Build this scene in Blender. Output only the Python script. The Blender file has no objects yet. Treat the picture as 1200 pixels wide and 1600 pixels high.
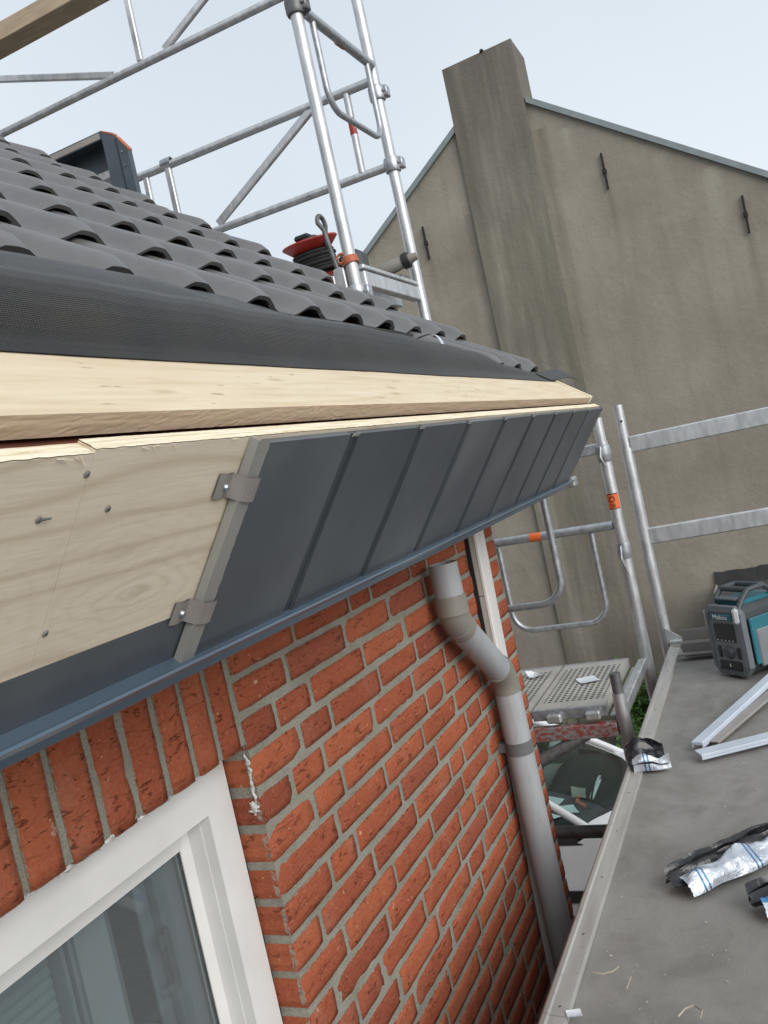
import bpy, math, random
from mathutils import Vector, Matrix, noise
random.seed(7)
SC = bpy.context.scene
COL = SC.collection
R = math.radians

# ------------------------------------------------------------------ camera, sky, sun, exposure
GZ = 4.0                                    # eye height above the ground; geometry below is written relative to the eye
def cam_rows(yaw, pitch, roll):
    f = Vector((math.cos(pitch)*math.cos(yaw), math.cos(pitch)*math.sin(yaw), math.sin(pitch)))
    r = Vector((math.sin(yaw), -math.cos(yaw), 0)); u = r.cross(f)
    c, s = math.cos(roll), math.sin(roll)
    return c*r + s*u, -s*r + c*u, f
cr, cu, cf = cam_rows(0.42017, -0.04124, -0.21703)
cd = bpy.data.cameras.new('camera'); cam = bpy.data.objects.new('camera', cd); COL.objects.link(cam)
cd.sensor_fit = 'VERTICAL'; cd.sensor_height = 32.0; cd.lens = 32.0*1365.9/1600.0
cd.clip_start = 0.02; cd.clip_end = 2000
cam.matrix_world = Matrix(((cr.x, cu.x, -cf.x, 0), (cr.y, cu.y, -cf.y, 0), (cr.z, cu.z, -cf.z, GZ), (0, 0, 0, 1)))
SC.camera = cam

SUN_EL, SUN_AZ = R(27), R(-124)             # direction towards the sun: azimuth measured from +x
W = bpy.data.worlds.new('World'); SC.world = W; W.use_nodes = True
nt = W.node_tree; nt.nodes.clear()
out = nt.nodes.new('ShaderNodeOutputWorld'); bg = nt.nodes.new('ShaderNodeBackground')
sky = nt.nodes.new('ShaderNodeTexSky'); sky.sky_type = 'NISHITA'; sky.sun_disc = False
sky.sun_elevation = SUN_EL; sky.sun_rotation = math.pi/2 - SUN_AZ
sky.air_density = 1.0; sky.dust_density = 3.0
tc = nt.nodes.new('ShaderNodeTexCoord'); cn = nt.nodes.new('ShaderNodeTexNoise')
cn.inputs['Scale'].default_value = 1.6; cn.inputs['Detail'].default_value = 3; cn.inputs['Roughness'].default_value = .45
ramp = nt.nodes.new('ShaderNodeValToRGB')   # high even cloud cover, pale blue-grey to near white
ramp.color_ramp.elements[0].position = .3; ramp.color_ramp.elements[0].color = (5.95, 6.55, 7.15, 1)
ramp.color_ramp.elements[1].position = .72; ramp.color_ramp.elements[1].color = (7.0, 7.55, 8.0, 1)
mx = nt.nodes.new('ShaderNodeMix'); mx.data_type = 'RGBA'; mx.inputs[0].default_value = .90
nt.links.new(tc.outputs['Generated'], cn.inputs['Vector']); nt.links.new(cn.outputs['Fac'], ramp.inputs['Fac'])
nt.links.new(sky.outputs['Color'], mx.inputs[6]); nt.links.new(ramp.outputs['Color'], mx.inputs[7])
nt.links.new(mx.outputs[2], bg.inputs['Color']); bg.inputs['Strength'].default_value = .082
nt.links.new(bg.outputs['Background'], out.inputs['Surface'])

sl = bpy.data.lights.new('sun', 'SUN'); sl.energy = 1.5; sl.angle = R(50); sl.color = (1, .975, .94)
sun = bpy.data.objects.new('sun', sl); COL.objects.link(sun)
sd = Vector((math.cos(SUN_EL)*math.cos(SUN_AZ), math.cos(SUN_EL)*math.sin(SUN_AZ), math.sin(SUN_EL)))
sun.rotation_euler = sd.to_track_quat('Z', 'Y').to_euler(); sun.location = (0, 0, 30)
vs = SC.view_settings; vs.view_transform = 'Standard'; vs.look = 'None'; vs.gamma = 1; vs.exposure = 0.60
try: vs.use_curve_mapping = False
except Exception: pass

# ------------------------------------------------------------------ materials
class NT:
    def __init__(s, name):
        s.m = bpy.data.materials.new(name); s.m.use_nodes = True; s.t = s.m.node_tree; s.t.nodes.clear()
        s.out = s.n('ShaderNodeOutputMaterial'); s.p = s.n('ShaderNodeBsdfPrincipled')
        s.l(s.p.outputs[0], s.out.inputs[0])
    def n(s, t, **k):
        o = s.t.nodes.new(t)
        for a, b in k.items(): setattr(o, a, b)
        return o
    def l(s, a, b): s.t.links.new(a, b)
    def val(s, sock, v):
        if hasattr(v, 'is_linked') or hasattr(v, 'links'): s.l(v, sock)
        else: sock.default_value = v
    def coords(s, scale=(1, 1, 1), rnd=True, kind='Object', rot=(0, 0, 0)):
        t = s.n('ShaderNodeTexCoord'); v = t.outputs[kind]
        if rnd:
            oi = s.n('ShaderNodeObjectInfo'); mu = s.n('ShaderNodeMath', operation='MULTIPLY'); s.l(oi.outputs['Random'], mu.inputs[0]); mu.inputs[1].default_value = 37.0
            ad = s.n('ShaderNodeVectorMath', operation='ADD'); s.l(v, ad.inputs[0]); s.l(mu.outputs[0], ad.inputs[1]); v = ad.outputs[0]
        mp = s.n('ShaderNodeMapping'); s.l(v, mp.inputs[0]); mp.inputs['Scale'].default_value = scale; mp.inputs['Rotation'].default_value = rot
        return mp.outputs[0]
    def noise(s, vec, scale, detail=4, rough=.55, dist=0):
        o = s.n('ShaderNodeTexNoise'); s.l(vec, o.inputs['Vector']); o.inputs['Scale'].default_value = scale
        o.inputs['Detail'].default_value = detail; o.inputs['Roughness'].default_value = rough; o.inputs['Distortion'].default_value = dist
        return o.outputs['Fac']
    def ramp(s, fac, stops):
        o = s.n('ShaderNodeValToRGB'); s.l(fac, o.inputs[0]); e = o.color_ramp.elements
        while len(e) < len(stops): e.new(.5)
        for el, (p, c) in zip(e, stops):
            el.position = p; el.color = c if len(c) == 4 else (*c, 1)
        return o.outputs[0]
    def mix(s, f, a, b, mode='MIX'):
        o = s.n('ShaderNodeMix', data_type='RGBA', blend_type=mode)
        s.val(o.inputs[0], f)
        for i, v in ((6, a), (7, b)):
            if isinstance(v, tuple): o.inputs[i].default_value = (*v, 1) if len(v) == 3 else v
            else: s.l(v, o.inputs[i])
        return o.outputs[2]
    def math(s, op, a, b=0.0, clamp=False):
        o = s.n('ShaderNodeMath', operation=op, use_clamp=clamp); s.val(o.inputs[0], a); s.val(o.inputs[1], b); return o.outputs[0]
    def bump(s, h, strength=.3, dist=.01, prev=None):
        o = s.n('ShaderNodeBump'); s.l(h, o.inputs['Height']); o.inputs['Strength'].default_value = strength; o.inputs['Distance'].default_value = dist
        if prev is not None: s.l(prev, o.inputs['Normal'])
        return o.outputs[0]
    def rand(s): return s.n('ShaderNodeObjectInfo').outputs['Random']
    def set(s, col=None, rough=None, metal=None, normal=None, spec=None, **k):
        P = s.p.inputs
        if col is not None:
            if isinstance(col, tuple): P['Base Color'].default_value = (*col, 1)
            else: s.l(col, P['Base Color'])
        if rough is not None: s.val(P['Roughness'], rough)
        if metal is not None: P['Metallic'].default_value = metal
        if spec is not None: P['Specular IOR Level'].default_value = spec
        if normal is not None: s.l(normal, P['Normal'])
        return s.m

def simple(name, c1, c2=None, rough=.6, metal=0, scale=8, stretch=(1, 1, 1), bs=0, bd=.002, spec=.5, rvar=.08, lo=.35, hi=.65):
    t = NT(name); v = t.coords(stretch); f = t.noise(v, scale, 5)
    if c2 is None: c2 = tuple(c*.82 for c in c1)
    col = t.ramp(f, [(lo, c2), (hi, c1)])
    rr = t.math('ADD', t.math('MULTIPLY', t.noise(v, scale*2.3, 3), rvar*2), rough-rvar)
    nrm = None
    if bs: nrm = t.bump(t.noise(v, scale*6, 4), bs, bd)
    return t.set(col, rr, metal, nrm, spec)

MT = {}
def PF_(x, t_):      # point of the plywood face in the house's own coordinates (house origin below)
    a = R(36.66); return (x-1.0, .463+math.sin(a)*t_-(.829+.1), .0645-math.cos(a)*t_+4.0)
def build_mats():
    # hand-moulded brick, one material per format; mortar dragged over the arrises
    for nm, dx, dz in (('brick', .222, .049), ('brick_header', .106, .049), ('brick_soldier', .0555, .21)):
        t = NT(nm); v = t.coords((1, 1, 1)); r = t.rand()
        base = t.ramp(r, [(0, (.245, .066, .038)), (.15, (.31, .084, .043)), (.45, (.36, .099, .049)), (.8, (.40, .117, .057)), (.93, (.325, .090, .048)), (1, (.26, .080, .053))])
        blot = t.noise(v, 11, 6, .65)
        col = t.mix(t.math('MULTIPLY', t.ramp(blot, [(.40, (0, 0, 0)), (.75, (1, 1, 1))]), .55), base, (.25, .062, .035))
        grit = t.noise(v, 190, 4, .75)
        col = t.mix(t.math('MULTIPLY', t.ramp(grit, [(.52, (0, 0, 0)), (.72, (1, 1, 1))]), .4), col, (.50, .22, .13))
        col = t.mix(t.math('MULTIPLY', t.ramp(grit, [(.28, (1, 1, 1)), (.44, (0, 0, 0))]), .5), col, (.16, .042, .025))
        pale = t.ramp(t.noise(v, 70, 2, .6), [(.69, (0, 0, 0)), (.75, (1, 1, 1))])
        col = t.mix(t.math('MULTIPLY', pale, .6), col, (.62, .42, .30))
        lime = t.ramp(t.noise(v, 6, 5, .7), [(.56, (0, 0, 0)), (.8, (1, 1, 1))])
        col = t.mix(t.math('MULTIPLY', lime, .25), col, (.44, .31, .25))
        vc = t.coords((.8, 1, 2.4), rot=(0, R(30), 0)); crease = t.noise(vc, 46, 6, .68, 1.1)
        area = t.ramp(t.noise(v, 15, 2), [(.38, (0, 0, 0)), (.55, (1, 1, 1))])
        pit = t.math('MULTIPLY', t.ramp(crease, [(.35, (1, 1, 1)), (.41, (0, 0, 0))]), area)
        col = t.mix(t.math('MULTIPLY', pit, .6), col, (.11, .033, .022))
        g = t.n('ShaderNodeTexCoord').outputs['Generated']; sg = t.n('ShaderNodeSeparateXYZ'); t.l(g, sg.inputs[0])
        ex = t.math('MULTIPLY', t.math('MINIMUM', sg.outputs[0], t.math('SUBTRACT', 1.0, sg.outputs[0])), dx)
        ez = t.math('MULTIPLY', t.math('MINIMUM', sg.outputs[2], t.math('SUBTRACT', 1.0, sg.outputs[2])), dz)
        ed = t.math('ADD', t.math('MINIMUM', ex, ez), t.math('MULTIPLY', t.math('SUBTRACT', t.noise(v, 130, 4, .75), .5), .011))
        front = t.math('LESS_THAN', sg.outputs[1], .12)
        smr = t.math('MULTIPLY', t.ramp(t.math('MULTIPLY', ed, 100.0), [(.04, (1, 1, 1)), (.13, (0, 0, 0))]), front)
        col = t.mix(t.math('MULTIPLY', smr, .85), col, (.31, .285, .235))
        hgt = t.math('ADD', t.math('SUBTRACT', 1.0, pit), t.math('MULTIPLY', crease, .6))
        b1 = t.bump(hgt, .75, .0045); b2 = t.bump(grit, .6, .0024, b1)
        MT[nm] = t.set(col, .95, 0, b2, .12)
    # mortar
    t = NT('mortar'); v = t.coords(rnd=False); g = t.noise(v, 320, 3, .8); m_ = t.noise(v, 9, 5, .6)
    col = t.ramp(m_, [(.3, (.25, .235, .19)), (.55, (.33, .315, .265)), (.75, (.39, .375, .325))])
    col = t.mix(t.math('MULTIPLY', t.ramp(g, [(.38, (1, 1, 1)), (.52, (0, 0, 0))]), .6), col, (.16, .148, .12))
    MT['mortar'] = t.set(col, .95, 0, t.bump(g, .9, .003, t.bump(t.noise(v, 60, 4), .6, .004)), .15)
    t = NT('sealant'); v = t.coords(rnd=False)
    MT['sealant'] = t.set(t.ramp(t.noise(v, 90, 4), [(.35, (.36, .35, .33)), (.6, (.72, .71, .69))]), .8, 0, t.bump(t.noise(v, 160, 4), .7, .003), .3)
    # distant brickwork on faces the camera never gets close to
    t = NT('brickwork'); v = t.coords(rnd=False, rot=(R(90), 0, 0)); bt = t.n('ShaderNodeTexBrick'); t.l(v, bt.inputs['Vector'])
    bt.inputs['Scale'].default_value = 1; bt.inputs['Brick Width'].default_value = .235; bt.inputs['Row Height'].default_value = .062; bt.inputs['Mortar Size'].default_value = .006
    bt.inputs['Color1'].default_value = (.40, .105, .045, 1); bt.inputs['Color2'].default_value = (.30, .078, .04, 1); bt.inputs['Mortar'].default_value = (.35, .34, .3, 1)
    MT['brickwork'] = t.set(bt.outputs['Color'], .9, 0, t.bump(bt.outputs['Fac'], -.4, .004), .2)
    # sawn pine plank, grain along x
    t = NT('pine'); v = t.coords((1.0, 14, 14), rnd=False); w = t.noise(v, 5.5, 6, .6, .4); v2 = t.coords((1.5, 9, 9), rnd=False); big = t.noise(v2, 1.2, 3, .5, .3)
    col = t.ramp(w, [(.32, (.575, .47, .325)), (.5, (.64, .54, .395)), (.7, (.68, .59, .45))])
    col = t.mix(t.math('MULTIPLY', t.ramp(big, [(.5, (0, 0, 0)), (.68, (1, 1, 1))]), .3), col, (.60, .45, .285))
    vk = t.coords((3.2, 12, 12), rnd=False); kn = t.n('ShaderNodeTexVoronoi'); t.l(vk, kn.inputs['Vector']); kn.inputs['Scale'].default_value = 1.6
    kk = t.ramp(kn.outputs['Distance'], [(.05, (1, 1, 1)), (.14, (0, 0, 0))])
    col = t.mix(t.math('MULTIPLY', kk, .5), col, (.33, .19, .09))
    vd = t.coords((6, 34, 34), rnd=False); dk = t.ramp(t.noise(vd, 4, 2, .4), [(.71, (0, 0, 0)), (.75, (1, 1, 1))])
    col = t.mix(t.math('MULTIPLY', dk, .6), col, (.20, .12, .07))
    MT['pine'] = t.set(col, .75, 0, t.bump(t.noise(v, 16, 4), .35, .0015), .25)
    t = NT('pine_edge'); v = t.coords((1.0, 40, 40), rnd=False); w = t.noise(v, 6, 5, .65, .2)
    MT['pine_edge'] = t.set(t.ramp(w, [(.3, (.44, .325, .225)), (.55, (.55, .425, .31)), (.75, (.61, .485, .365))]), .85, 0, t.bump(w, .25, .0006), .2)
    # plywood: sheet face (rotary-cut figure) and laminated edge
    t = NT('plywood'); v = t.coords((1.5, 6, 6), rnd=False)
    wv = t.n('ShaderNodeTexWave', wave_type='BANDS', bands_direction='Z'); t.l(v, wv.inputs['Vector']); wv.inputs['Scale'].default_value = 1.7; wv.inputs['Distortion'].default_value = 16.0; wv.inputs['Detail'].default_value = 2.5; wv.inputs['Detail Scale'].default_value = .55; wv.inputs['Detail Roughness'].default_value = .5
    fine = t.noise(t.coords((4, 60, 60), rnd=False), 4, 5, .6)
    col = t.ramp(wv.outputs['Fac'], [(.0, (.60, .51, .385)), (.12, (.685, .595, .465)), (.4, (.72, .635, .505)), (1, (.735, .655, .53))])
    col = t.mix(t.math('MULTIPLY', t.ramp(fine, [(.4, (1, 1, 1)), (.6, (0, 0, 0))]), .2), col, (.52, .435, .325))
    blot = t.noise(t.coords((4, 6, 6), rnd=False), 1.3, 3)
    col = t.mix(t.math('MULTIPLY', t.ramp(blot, [(.5, (0, 0, 0)), (.7, (1, 1, 1))]), .3), col, (.66, .565, .45))
    kc = PF_(.645, .150)
    for (kx, ks, amp) in ((kc, 1.0, .24), (PF_(.60, .10), .7, .12), (PF_(.36, .12), 1.1, .25)):
        sb = t.n('ShaderNodeVectorMath', operation='SUBTRACT'); t.l(t.coords(rnd=False), sb.inputs[0]); sb.inputs[1].default_value = kx
        ml = t.n('ShaderNodeVectorMath', operation='MULTIPLY'); t.l(sb.outputs[0], ml.inputs[0]); ml.inputs[1].default_value = (11*ks, 30*ks, 30*ks)
        ln = t.n('ShaderNodeVectorMath', operation='LENGTH'); t.l(ml.outputs[0], ln.inputs[0]); dd = t.math('ADD', ln.outputs['Value'], t.math('MULTIPLY', t.noise(t.coords((6, 14, 14), rnd=False), 2.0, 3), 1.1))
        ring = t.math('POWER', t.math('ADD', t.math('MULTIPLY', t.math('SINE', t.math('MULTIPLY', dd, 19.0)), .5), .5), 3.0)
        fall = t.n('ShaderNodeMapRange'); t.l(ln.outputs['Value'], fall.inputs[0]); fall.inputs[1].default_value = .25; fall.inputs[2].default_value = 1.9; fall.inputs[3].default_value = 1; fall.inputs[4].default_value = 0
        col = t.mix(t.math('MULTIPLY', t.math('MULTIPLY', ring, fall.outputs[0]), amp), col, (.36, .285, .20))
        core = t.ramp(ln.outputs['Value'], [(.10, (1, 1, 1)), (.22, (0, 0, 0))]); col = t.mix(t.math('MULTIPLY', core, amp*1.1), col, (.29, .225, .16))
    MT['plywood'] = t.set(col, .62, 0, t.bump(fine, .25, .001), .3)
    t = NT('plywood_edge'); v = t.coords((2, 90, 90), rnd=False); w = t.noise(v, 5, 4, .6)
    MT['plywood_edge'] = t.set(t.ramp(w, [(.35, (.58, .47, .31)), (.5, (.80, .72, .55)), (.7, (.86, .80, .66))]), .8, 0, t.bump(w, .6, .001), .2)
    MT['red_timber'] = simple('red_timber', (.16, .045, .02), (.09, .025, .012), .8, scale=20, stretch=(1, 6, 6))
    # coated zinc-grey sheet
    t = NT('coated_sheet'); v = t.coords(rnd=True); f = t.noise(v, 3.2, 4, .55); sp = t.noise(v, 420, 2, .5)
    col = t.ramp(f, [(.28, (.078, .090, .106)), (.5, (.108, .120, .137)), (.74, (.17, .182, .197))])  # broad light and dark patches painted into the colour imitate satin reflections
    MT['sheet'] = t.set(col, t.math('ADD', t.math('MULTIPLY', f, .20), .26), .35, t.bump(sp, .05, .0005, t.bump(t.noise(v, 5, 2), .35, .006)), .5)
    MT['sheet_dark'] = simple('coated_sheet_groove', (.054, .063, .076), (.046, .054, .065), .5, .1, scale=6)
    MT['sheet_blue'] = simple('coated_sheet_trim', (.105, .15, .20), (.09, .128, .172), .25, .3, scale=4)
    MT['sheet_raw'] = simple('sheet_primer_back', (.33, .325, .305), (.28, .275, .26), .5, .15, scale=14)
    MT['stainless'] = simple('stainless_clip', (.50, .46, .43), (.42, .38, .35), .35, .7, scale=40)
    MT['screw'] = simple('screw_steel', (.55, .58, .62), None, .3, 1, scale=40)
    # roof tile
    t = NT('roof_tile'); v = t.coords((1, 1, 1)); f = t.noise(v, 8, 5, .6); r = t.rand()
    col = t.ramp(f, [(.3, (.098, .096, .098)), (.7, (.128, .126, .127))]); col = t.mix(t.math('MULTIPLY', r, .35), col, (.135, .132, .134))
    du = t.ramp(t.noise(v, 19, 5, .7), [(.5, (0, 0, 0)), (.8, (1, 1, 1))]); col = t.mix(t.math('MULTIPLY', du, .22), col, (.22, .21, .20))
    spk = t.ramp(t.noise(v, 60, 2, .6), [(.72, (0, 0, 0)), (.78, (1, 1, 1))]); col = t.mix(t.math('MULTIPLY', spk, .18), col, (.3, .3, .3))
    MT['tile'] = t.set(col, t.math('ADD', t.math('MULTIPLY', f, .14), .33), 0, t.bump(t.noise(v, 260, 3), .10, .001), .6)
    # woven membrane
    t = NT('membrane'); v = t.coords(rnd=False, kind='UV')
    sep = t.n('ShaderNodeSeparateXYZ'); t.l(v, sep.inputs[0])
    a = t.math('SINE', t.math('MULTIPLY', t.math('ADD', sep.outputs[0], sep.outputs[1]), 820)); b = t.math('SINE', t.math('MULTIPLY', t.math('SUBTRACT', sep.outputs[0], sep.outputs[1]), 820))
    wv = t.math('MULTIPLY', a, b); ob = t.coords(rnd=False); dust = t.noise(ob, 6, 5, .6)
    col = t.ramp(dust, [(.35, (.022, .023, .025)), (.75, (.046, .042, .037))])
    spec = t.ramp(t.noise(ob, 120, 2, .5), [(.76, (0, 0, 0)), (.80, (1, 1, 1))]); col = t.mix(t.math('MULTIPLY', spec, .35), col, (.35, .33, .3))
    MT['membrane'] = t.set(col, t.math('ADD', t.math('MULTIPLY', dust, .22), .26), 0, t.bump(wv, .6, .0018, t.bump(t.noise(ob, 22, 3), .25, .006)), .55)
    MT['membrane_plain'] = simple('membrane_plain', (.03, .03, .03), (.02, .02, .02), .5, scale=20)
    # metals of the scaffold
    t = NT('aluminium'); v = t.coords((1, 1, .35)); f = t.noise(v, 30, 6, .65)
    col = t.ramp(f, [(.3, (.46, .47, .48)), (.6, (.64, .65, .66)), (.8, (.74, .75, .76))])
    scr = t.ramp(t.noise(v, 11, 3, .6), [(.56, (0, 0, 0)), (.7, (1, 1, 1))]); col = t.mix(t.math('MULTIPLY', scr, .35), col, (.36, .36, .35))
    MT['alu'] = t.set(col, t.math('ADD', t.math('MULTIPLY', f, .3), .30), .75, t.bump(f, .18, .001), .5)
    t = NT('galvanised'); v = t.coords((1, 1, 1)); f = t.noise(v, 45, 4, .6)
    MT['galv'] = t.set(t.ramp(f, [(.35, (.33, .35, .37)), (.65, (.48, .50, .53))]), t.math('ADD', t.math('MULTIPLY', f, .2), .32), .7, t.bump(f, .1, .001), .5)
    MT['steel_dark'] = simple('dark_steel', (.20, .20, .20), (.12, .12, .12), .5, .6, scale=25)
    t = NT('worn_red_paint'); v = t.coords((1, 1, 2.0)); f = t.noise(v, 38, 5, .7)
    MT['worn_red'] = t.set(t.ramp(f, [(.41, (.32, .06, .055)), (.48, (.30, .12, .11)), (.53, (.26, .25, .245)), (.7, (.38, .37, .36))]), .6, .2, t.bump(f, .3, .002))
    t = NT('perforated_deck'); v = t.coords((44, 44, 0), rnd=False); fr = t.n('ShaderNodeVectorMath', operation='FRACTION'); t.l(v, fr.inputs[0])
    sb = t.n('ShaderNodeVectorMath', operation='SUBTRACT'); t.l(fr.outputs[0], sb.inputs[0]); sb.inputs[1].default_value = (.5, .5, 0)
    ml = t.n('ShaderNodeVectorMath', operation='MULTIPLY'); t.l(sb.outputs[0], ml.inputs[0]); ml.inputs[1].default_value = (1.0, 1.15, 0)
    ln = t.n('ShaderNodeVectorMath', operation='LENGTH'); t.l(ml.outputs[0], ln.inputs[0])
    uv = t.coords(rnd=False, kind='UV'); su = t.n('ShaderNodeSeparateXYZ'); t.l(uv, su.inputs[0])
    inside = t.math('MULTIPLY', t.math('MULTIPLY', t.math('GREATER_THAN', su.outputs[0], .08), t.math('LESS_THAN', su.outputs[0], .92)), t.math('MULTIPLY', t.math('GREATER_THAN', su.outputs[1], .13), t.math('LESS_THAN', su.outputs[1], .87)))
    hole = t.math('MULTIPLY', t.math('LESS_THAN', ln.outputs['Value'], .34), inside)
    dirt = t.noise(t.coords(rnd=False), 9, 5)
    col = t.mix(hole, t.ramp(dirt, [(.3, (.36, .345, .31)), (.7, (.50, .48, .44))]), (.045, .045, .04))
    MT['deck'] = t.set(col, .6, .1, t.bump(hole, -.6, .006))
    # rendered gable
    t = NT('render_coat'); v = t.coords(rnd=False); st = t.coords((1, 2.2, .14), rnd=False)
    f = t.noise(v, .8, 6, .6); s_ = t.noise(st, 2.6, 6, .62); g = t.noise(v, 90, 3, .7)
    col = t.ramp(f, [(.3, (.225, .200, .164)), (.5, (.278, .251, .208)), (.72, (.335, .306, .258))])
    col = t.mix(t.math('MULTIPLY', t.ramp(s_, [(.50, (0, 0, 0)), (.72, (1, 1, 1))]), .32), col, (.17, .155, .13))
    col = t.mix(t.math('MULTIPLY', t.ramp(s_, [(.26, (1, 1, 1)), (.36, (0, 0, 0))]), .25), col, (.34, .32, .275))
    col = t.mix(t.math('MULTIPLY', t.ramp(t.noise(v, 14, 4, .7), [(.55, (0, 0, 0)), (.75, (1, 1, 1))]), .22), col, (.18, .162, .133))
    pt = t.ramp(t.noise(v, 1.9, 5, .55, .8), [(.56, (0, 0, 0)), (.60, (1, 1, 1))]); col = t.mix(t.math('MULTIPLY', pt, .16), col, (.36, .335, .28))
    sp = t.ramp(t.noise(v, 30, 4, .75), [(.62, (0, 0, 0)), (.72, (1, 1, 1))]); col = t.mix(t.math('MULTIPLY', sp, .3), col, (.17, .152, .12))
    so = t.n('ShaderNodeSeparateXYZ'); t.l(v, so.inputs[0]); run = t.noise(t.coords((1, 9, .5), rnd=False), 3.0, 4, .6)
    for (y0, z0, dn, w0, tint, am) in ((1.155, 2.74, 1.1, .07, (.13, .112, .088), .6), (-.237, 1.77, 1.0, .07, (.13, .112, .088), .6), (3.50, 2.6, .9, .07, (.13, .112, .088), .6), (.02, 2.62, .75, .12, (.42, .40, .34), .75), (1.50, 3.6, .5, .10, (.42, .40, .34), .6), (1.80, 3.7, 5.0, .10, (.12, .105, .082), .75), (2.90, 3.0, 4.0, .07, (.14, .122, .096), .6)):
        dy = t.math('ABSOLUTE', t.math('SUBTRACT', so.outputs[1], y0-2.33)); my = t.n('ShaderNodeMapRange'); t.l(dy, my.inputs[0]); my.inputs[1].default_value = w0; my.inputs[2].default_value = 0.0
        mz = t.n('ShaderNodeMapRange'); t.l(so.outputs[2], mz.inputs[0]); mz.inputs[1].default_value = z0+4-dn; mz.inputs[2].default_value = z0+4-.05
        top = t.math('LESS_THAN', so.outputs[2], z0+4.0)
        mk = t.math('MULTIPLY', t.math('MULTIPLY', my.outputs[0], mz.outputs[0]), t.math('MULTIPLY', top, t.math('ADD', t.math('MULTIPLY', run, 1.3), .0)))
        col = t.mix(t.math('MULTIPLY', mk, am, True), col, tint)
    MT['render'] = t.set(col, .95, 0, t.bump(g, .5, .01, t.bump(t.noise(v, 14, 4), .35, .02)), .15)
    t = NT('render_stained'); v = t.coords(rnd=False); st = t.coords((1, 1.9, .16), rnd=False)
    s_ = t.noise(st, 3.0, 6, .6); g = t.noise(v, 90, 3, .7); f = t.noise(v, 1.6, 5, .6)
    col = t.ramp(s_, [(.28, (.150, .136, .108)), (.5, (.205, .187, .152)), (.64, (.25, .232, .192)), (.80, (.35, .33, .285))])
    col = t.mix(t.math('MULTIPLY', t.ramp(f, [(.45, (0, 0, 0)), (.7, (1, 1, 1))]), .4), col, (.13, .122, .104))
    sx = t.n('ShaderNodeSeparateXYZ'); t.l(t.coords(rnd=False), sx.inputs[0])
    soot = t.n('ShaderNodeMapRange'); t.l(sx.outputs[2], soot.inputs[0]); soot.inputs[1].default_value = 6.6; soot.inputs[2].default_value = 9.3
    col = t.mix(t.math('MULTIPLY', t.math('MULTIPLY', soot.outputs[0], t.noise(st, 5, 4)), 1.1), col, (.10, .097, .088))
    MT['render_stained'] = t.set(col, .95, 0, t.bump(g, .5, .01, t.bump(t.noise(v, 14, 4), .35, .02)), .15)
    MT['coping'] = simple('zinc_coping', (.25, .285, .29), (.20, .23, .235), .5, .3, scale=5)
    MT['iron'] = simple('wall_anchor_iron', (.022, .02, .018), None, .7, .3, scale=30)
    # bitumen roof
    t = NT('bitumen'); v = t.coords(rnd=False); f = t.noise(v, 2.6, 6, .62, .6); f2 = t.noise(v, 9, 5, .65, .4); g = t.noise(v, 420, 2, .6)
    col = t.ramp(f, [(.3, (.18, .171, .156)), (.5, (.242, .233, .216)), (.72, (.315, .306, .288))])
    col = t.mix(t.math('MULTIPLY', t.ramp(f2, [(.5, (0, 0, 0)), (.72, (1, 1, 1))]), .5), col, (.14, .131, .116))
    col = t.mix(t.math('MULTIPLY', t.ramp(t.noise(v, 46, 3, .6), [(.74, (0, 0, 0)), (.80, (1, 1, 1))]), .5), col, (.34, .33, .30))
    col = t.mix(t.math('MULTIPLY', t.ramp(t.noise(v, 75, 3, .6), [(.75, (0, 0, 0)), (.80, (1, 1, 1))]), .6), col, (.06, .055, .05))
    rg = t.noise(v, 1.7, 3, .5, .5); ring = t.ramp(rg, [(.50, (0, 0, 0)), (.53, (1, 1, 1)), (.545, (.6, .6, .6)), (.60, (0, 0, 0))]); col = t.mix(t.math('MULTIPLY', ring, .22), col, (.36, .345, .32))
    sc = t.ramp(t.noise(t.coords((9, 2, 2), rnd=False, rot=(0, 0, .6)), 6, 3, .6), [(.70, (0, 0, 0)), (.74, (1, 1, 1))]); col = t.mix(t.math('MULTIPLY', sc, .3), col, (.11, .10, .09))
    MT['bitumen'] = t.set(col, .85, 0, t.bump(g, .35, .002, t.bump(f2, .3, .008)), .3)
    MT['bitumen_dark'] = simple('bitumen_dark', (.075, .075, .072), (.045, .045, .044), .75, scale=6, bs=.4, bd=.004)
    MT['tar'] = simple('tar_flashing', (.028, .028, .027), (.016, .016, .016), .6, scale=8, bs=.5, bd=.006)
    t = NT('old_alu_trim'); v = t.coords((.6, 6, 6), rnd=False); f = t.noise(v, 4, 5, .6); f2 = t.noise(t.coords(rnd=False), 40, 4, .7)
    col = t.ramp(f, [(.3, (.36, .345, .32)), (.7, (.52, .505, .475))]); col = t.mix(t.math('MULTIPLY', t.ramp(f2, [(.62, (0, 0, 0)), (.72, (1, 1, 1))]), .6), col, (.20, .18, .15))
    MT['trim'] = t.set(col, .55, .35, t.bump(f2, .2, .002))
    # plastics
    t = NT('white_upvc'); v = t.coords(rnd=False); f = t.noise(v, 7, 5, .6); d = t.ramp(t.noise(v, 55, 4, .7), [(.62, (0, 0, 0)), (.8, (1, 1, 1))])
    col = t.ramp(f, [(.3, (.66, .655, .635)), (.7, (.74, .735, .72))]); MT['upvc'] = t.set(t.mix(t.math('MULTIPLY', d, .25), col, (.5, .48, .44)), .38, 0, t.bump(f, .04, .003), .45)
    MT['trunk_white'] = simple('white_trunking', (.72, .71, .70), (.62, .60, .58), .35, scale=6, stretch=(1, 1, .4))
    MT['trunk_grey'] = simple('greyed_trunking', (.50, .48, .45), (.40, .385, .36), .5, scale=6, stretch=(1, 1, .4))
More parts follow.
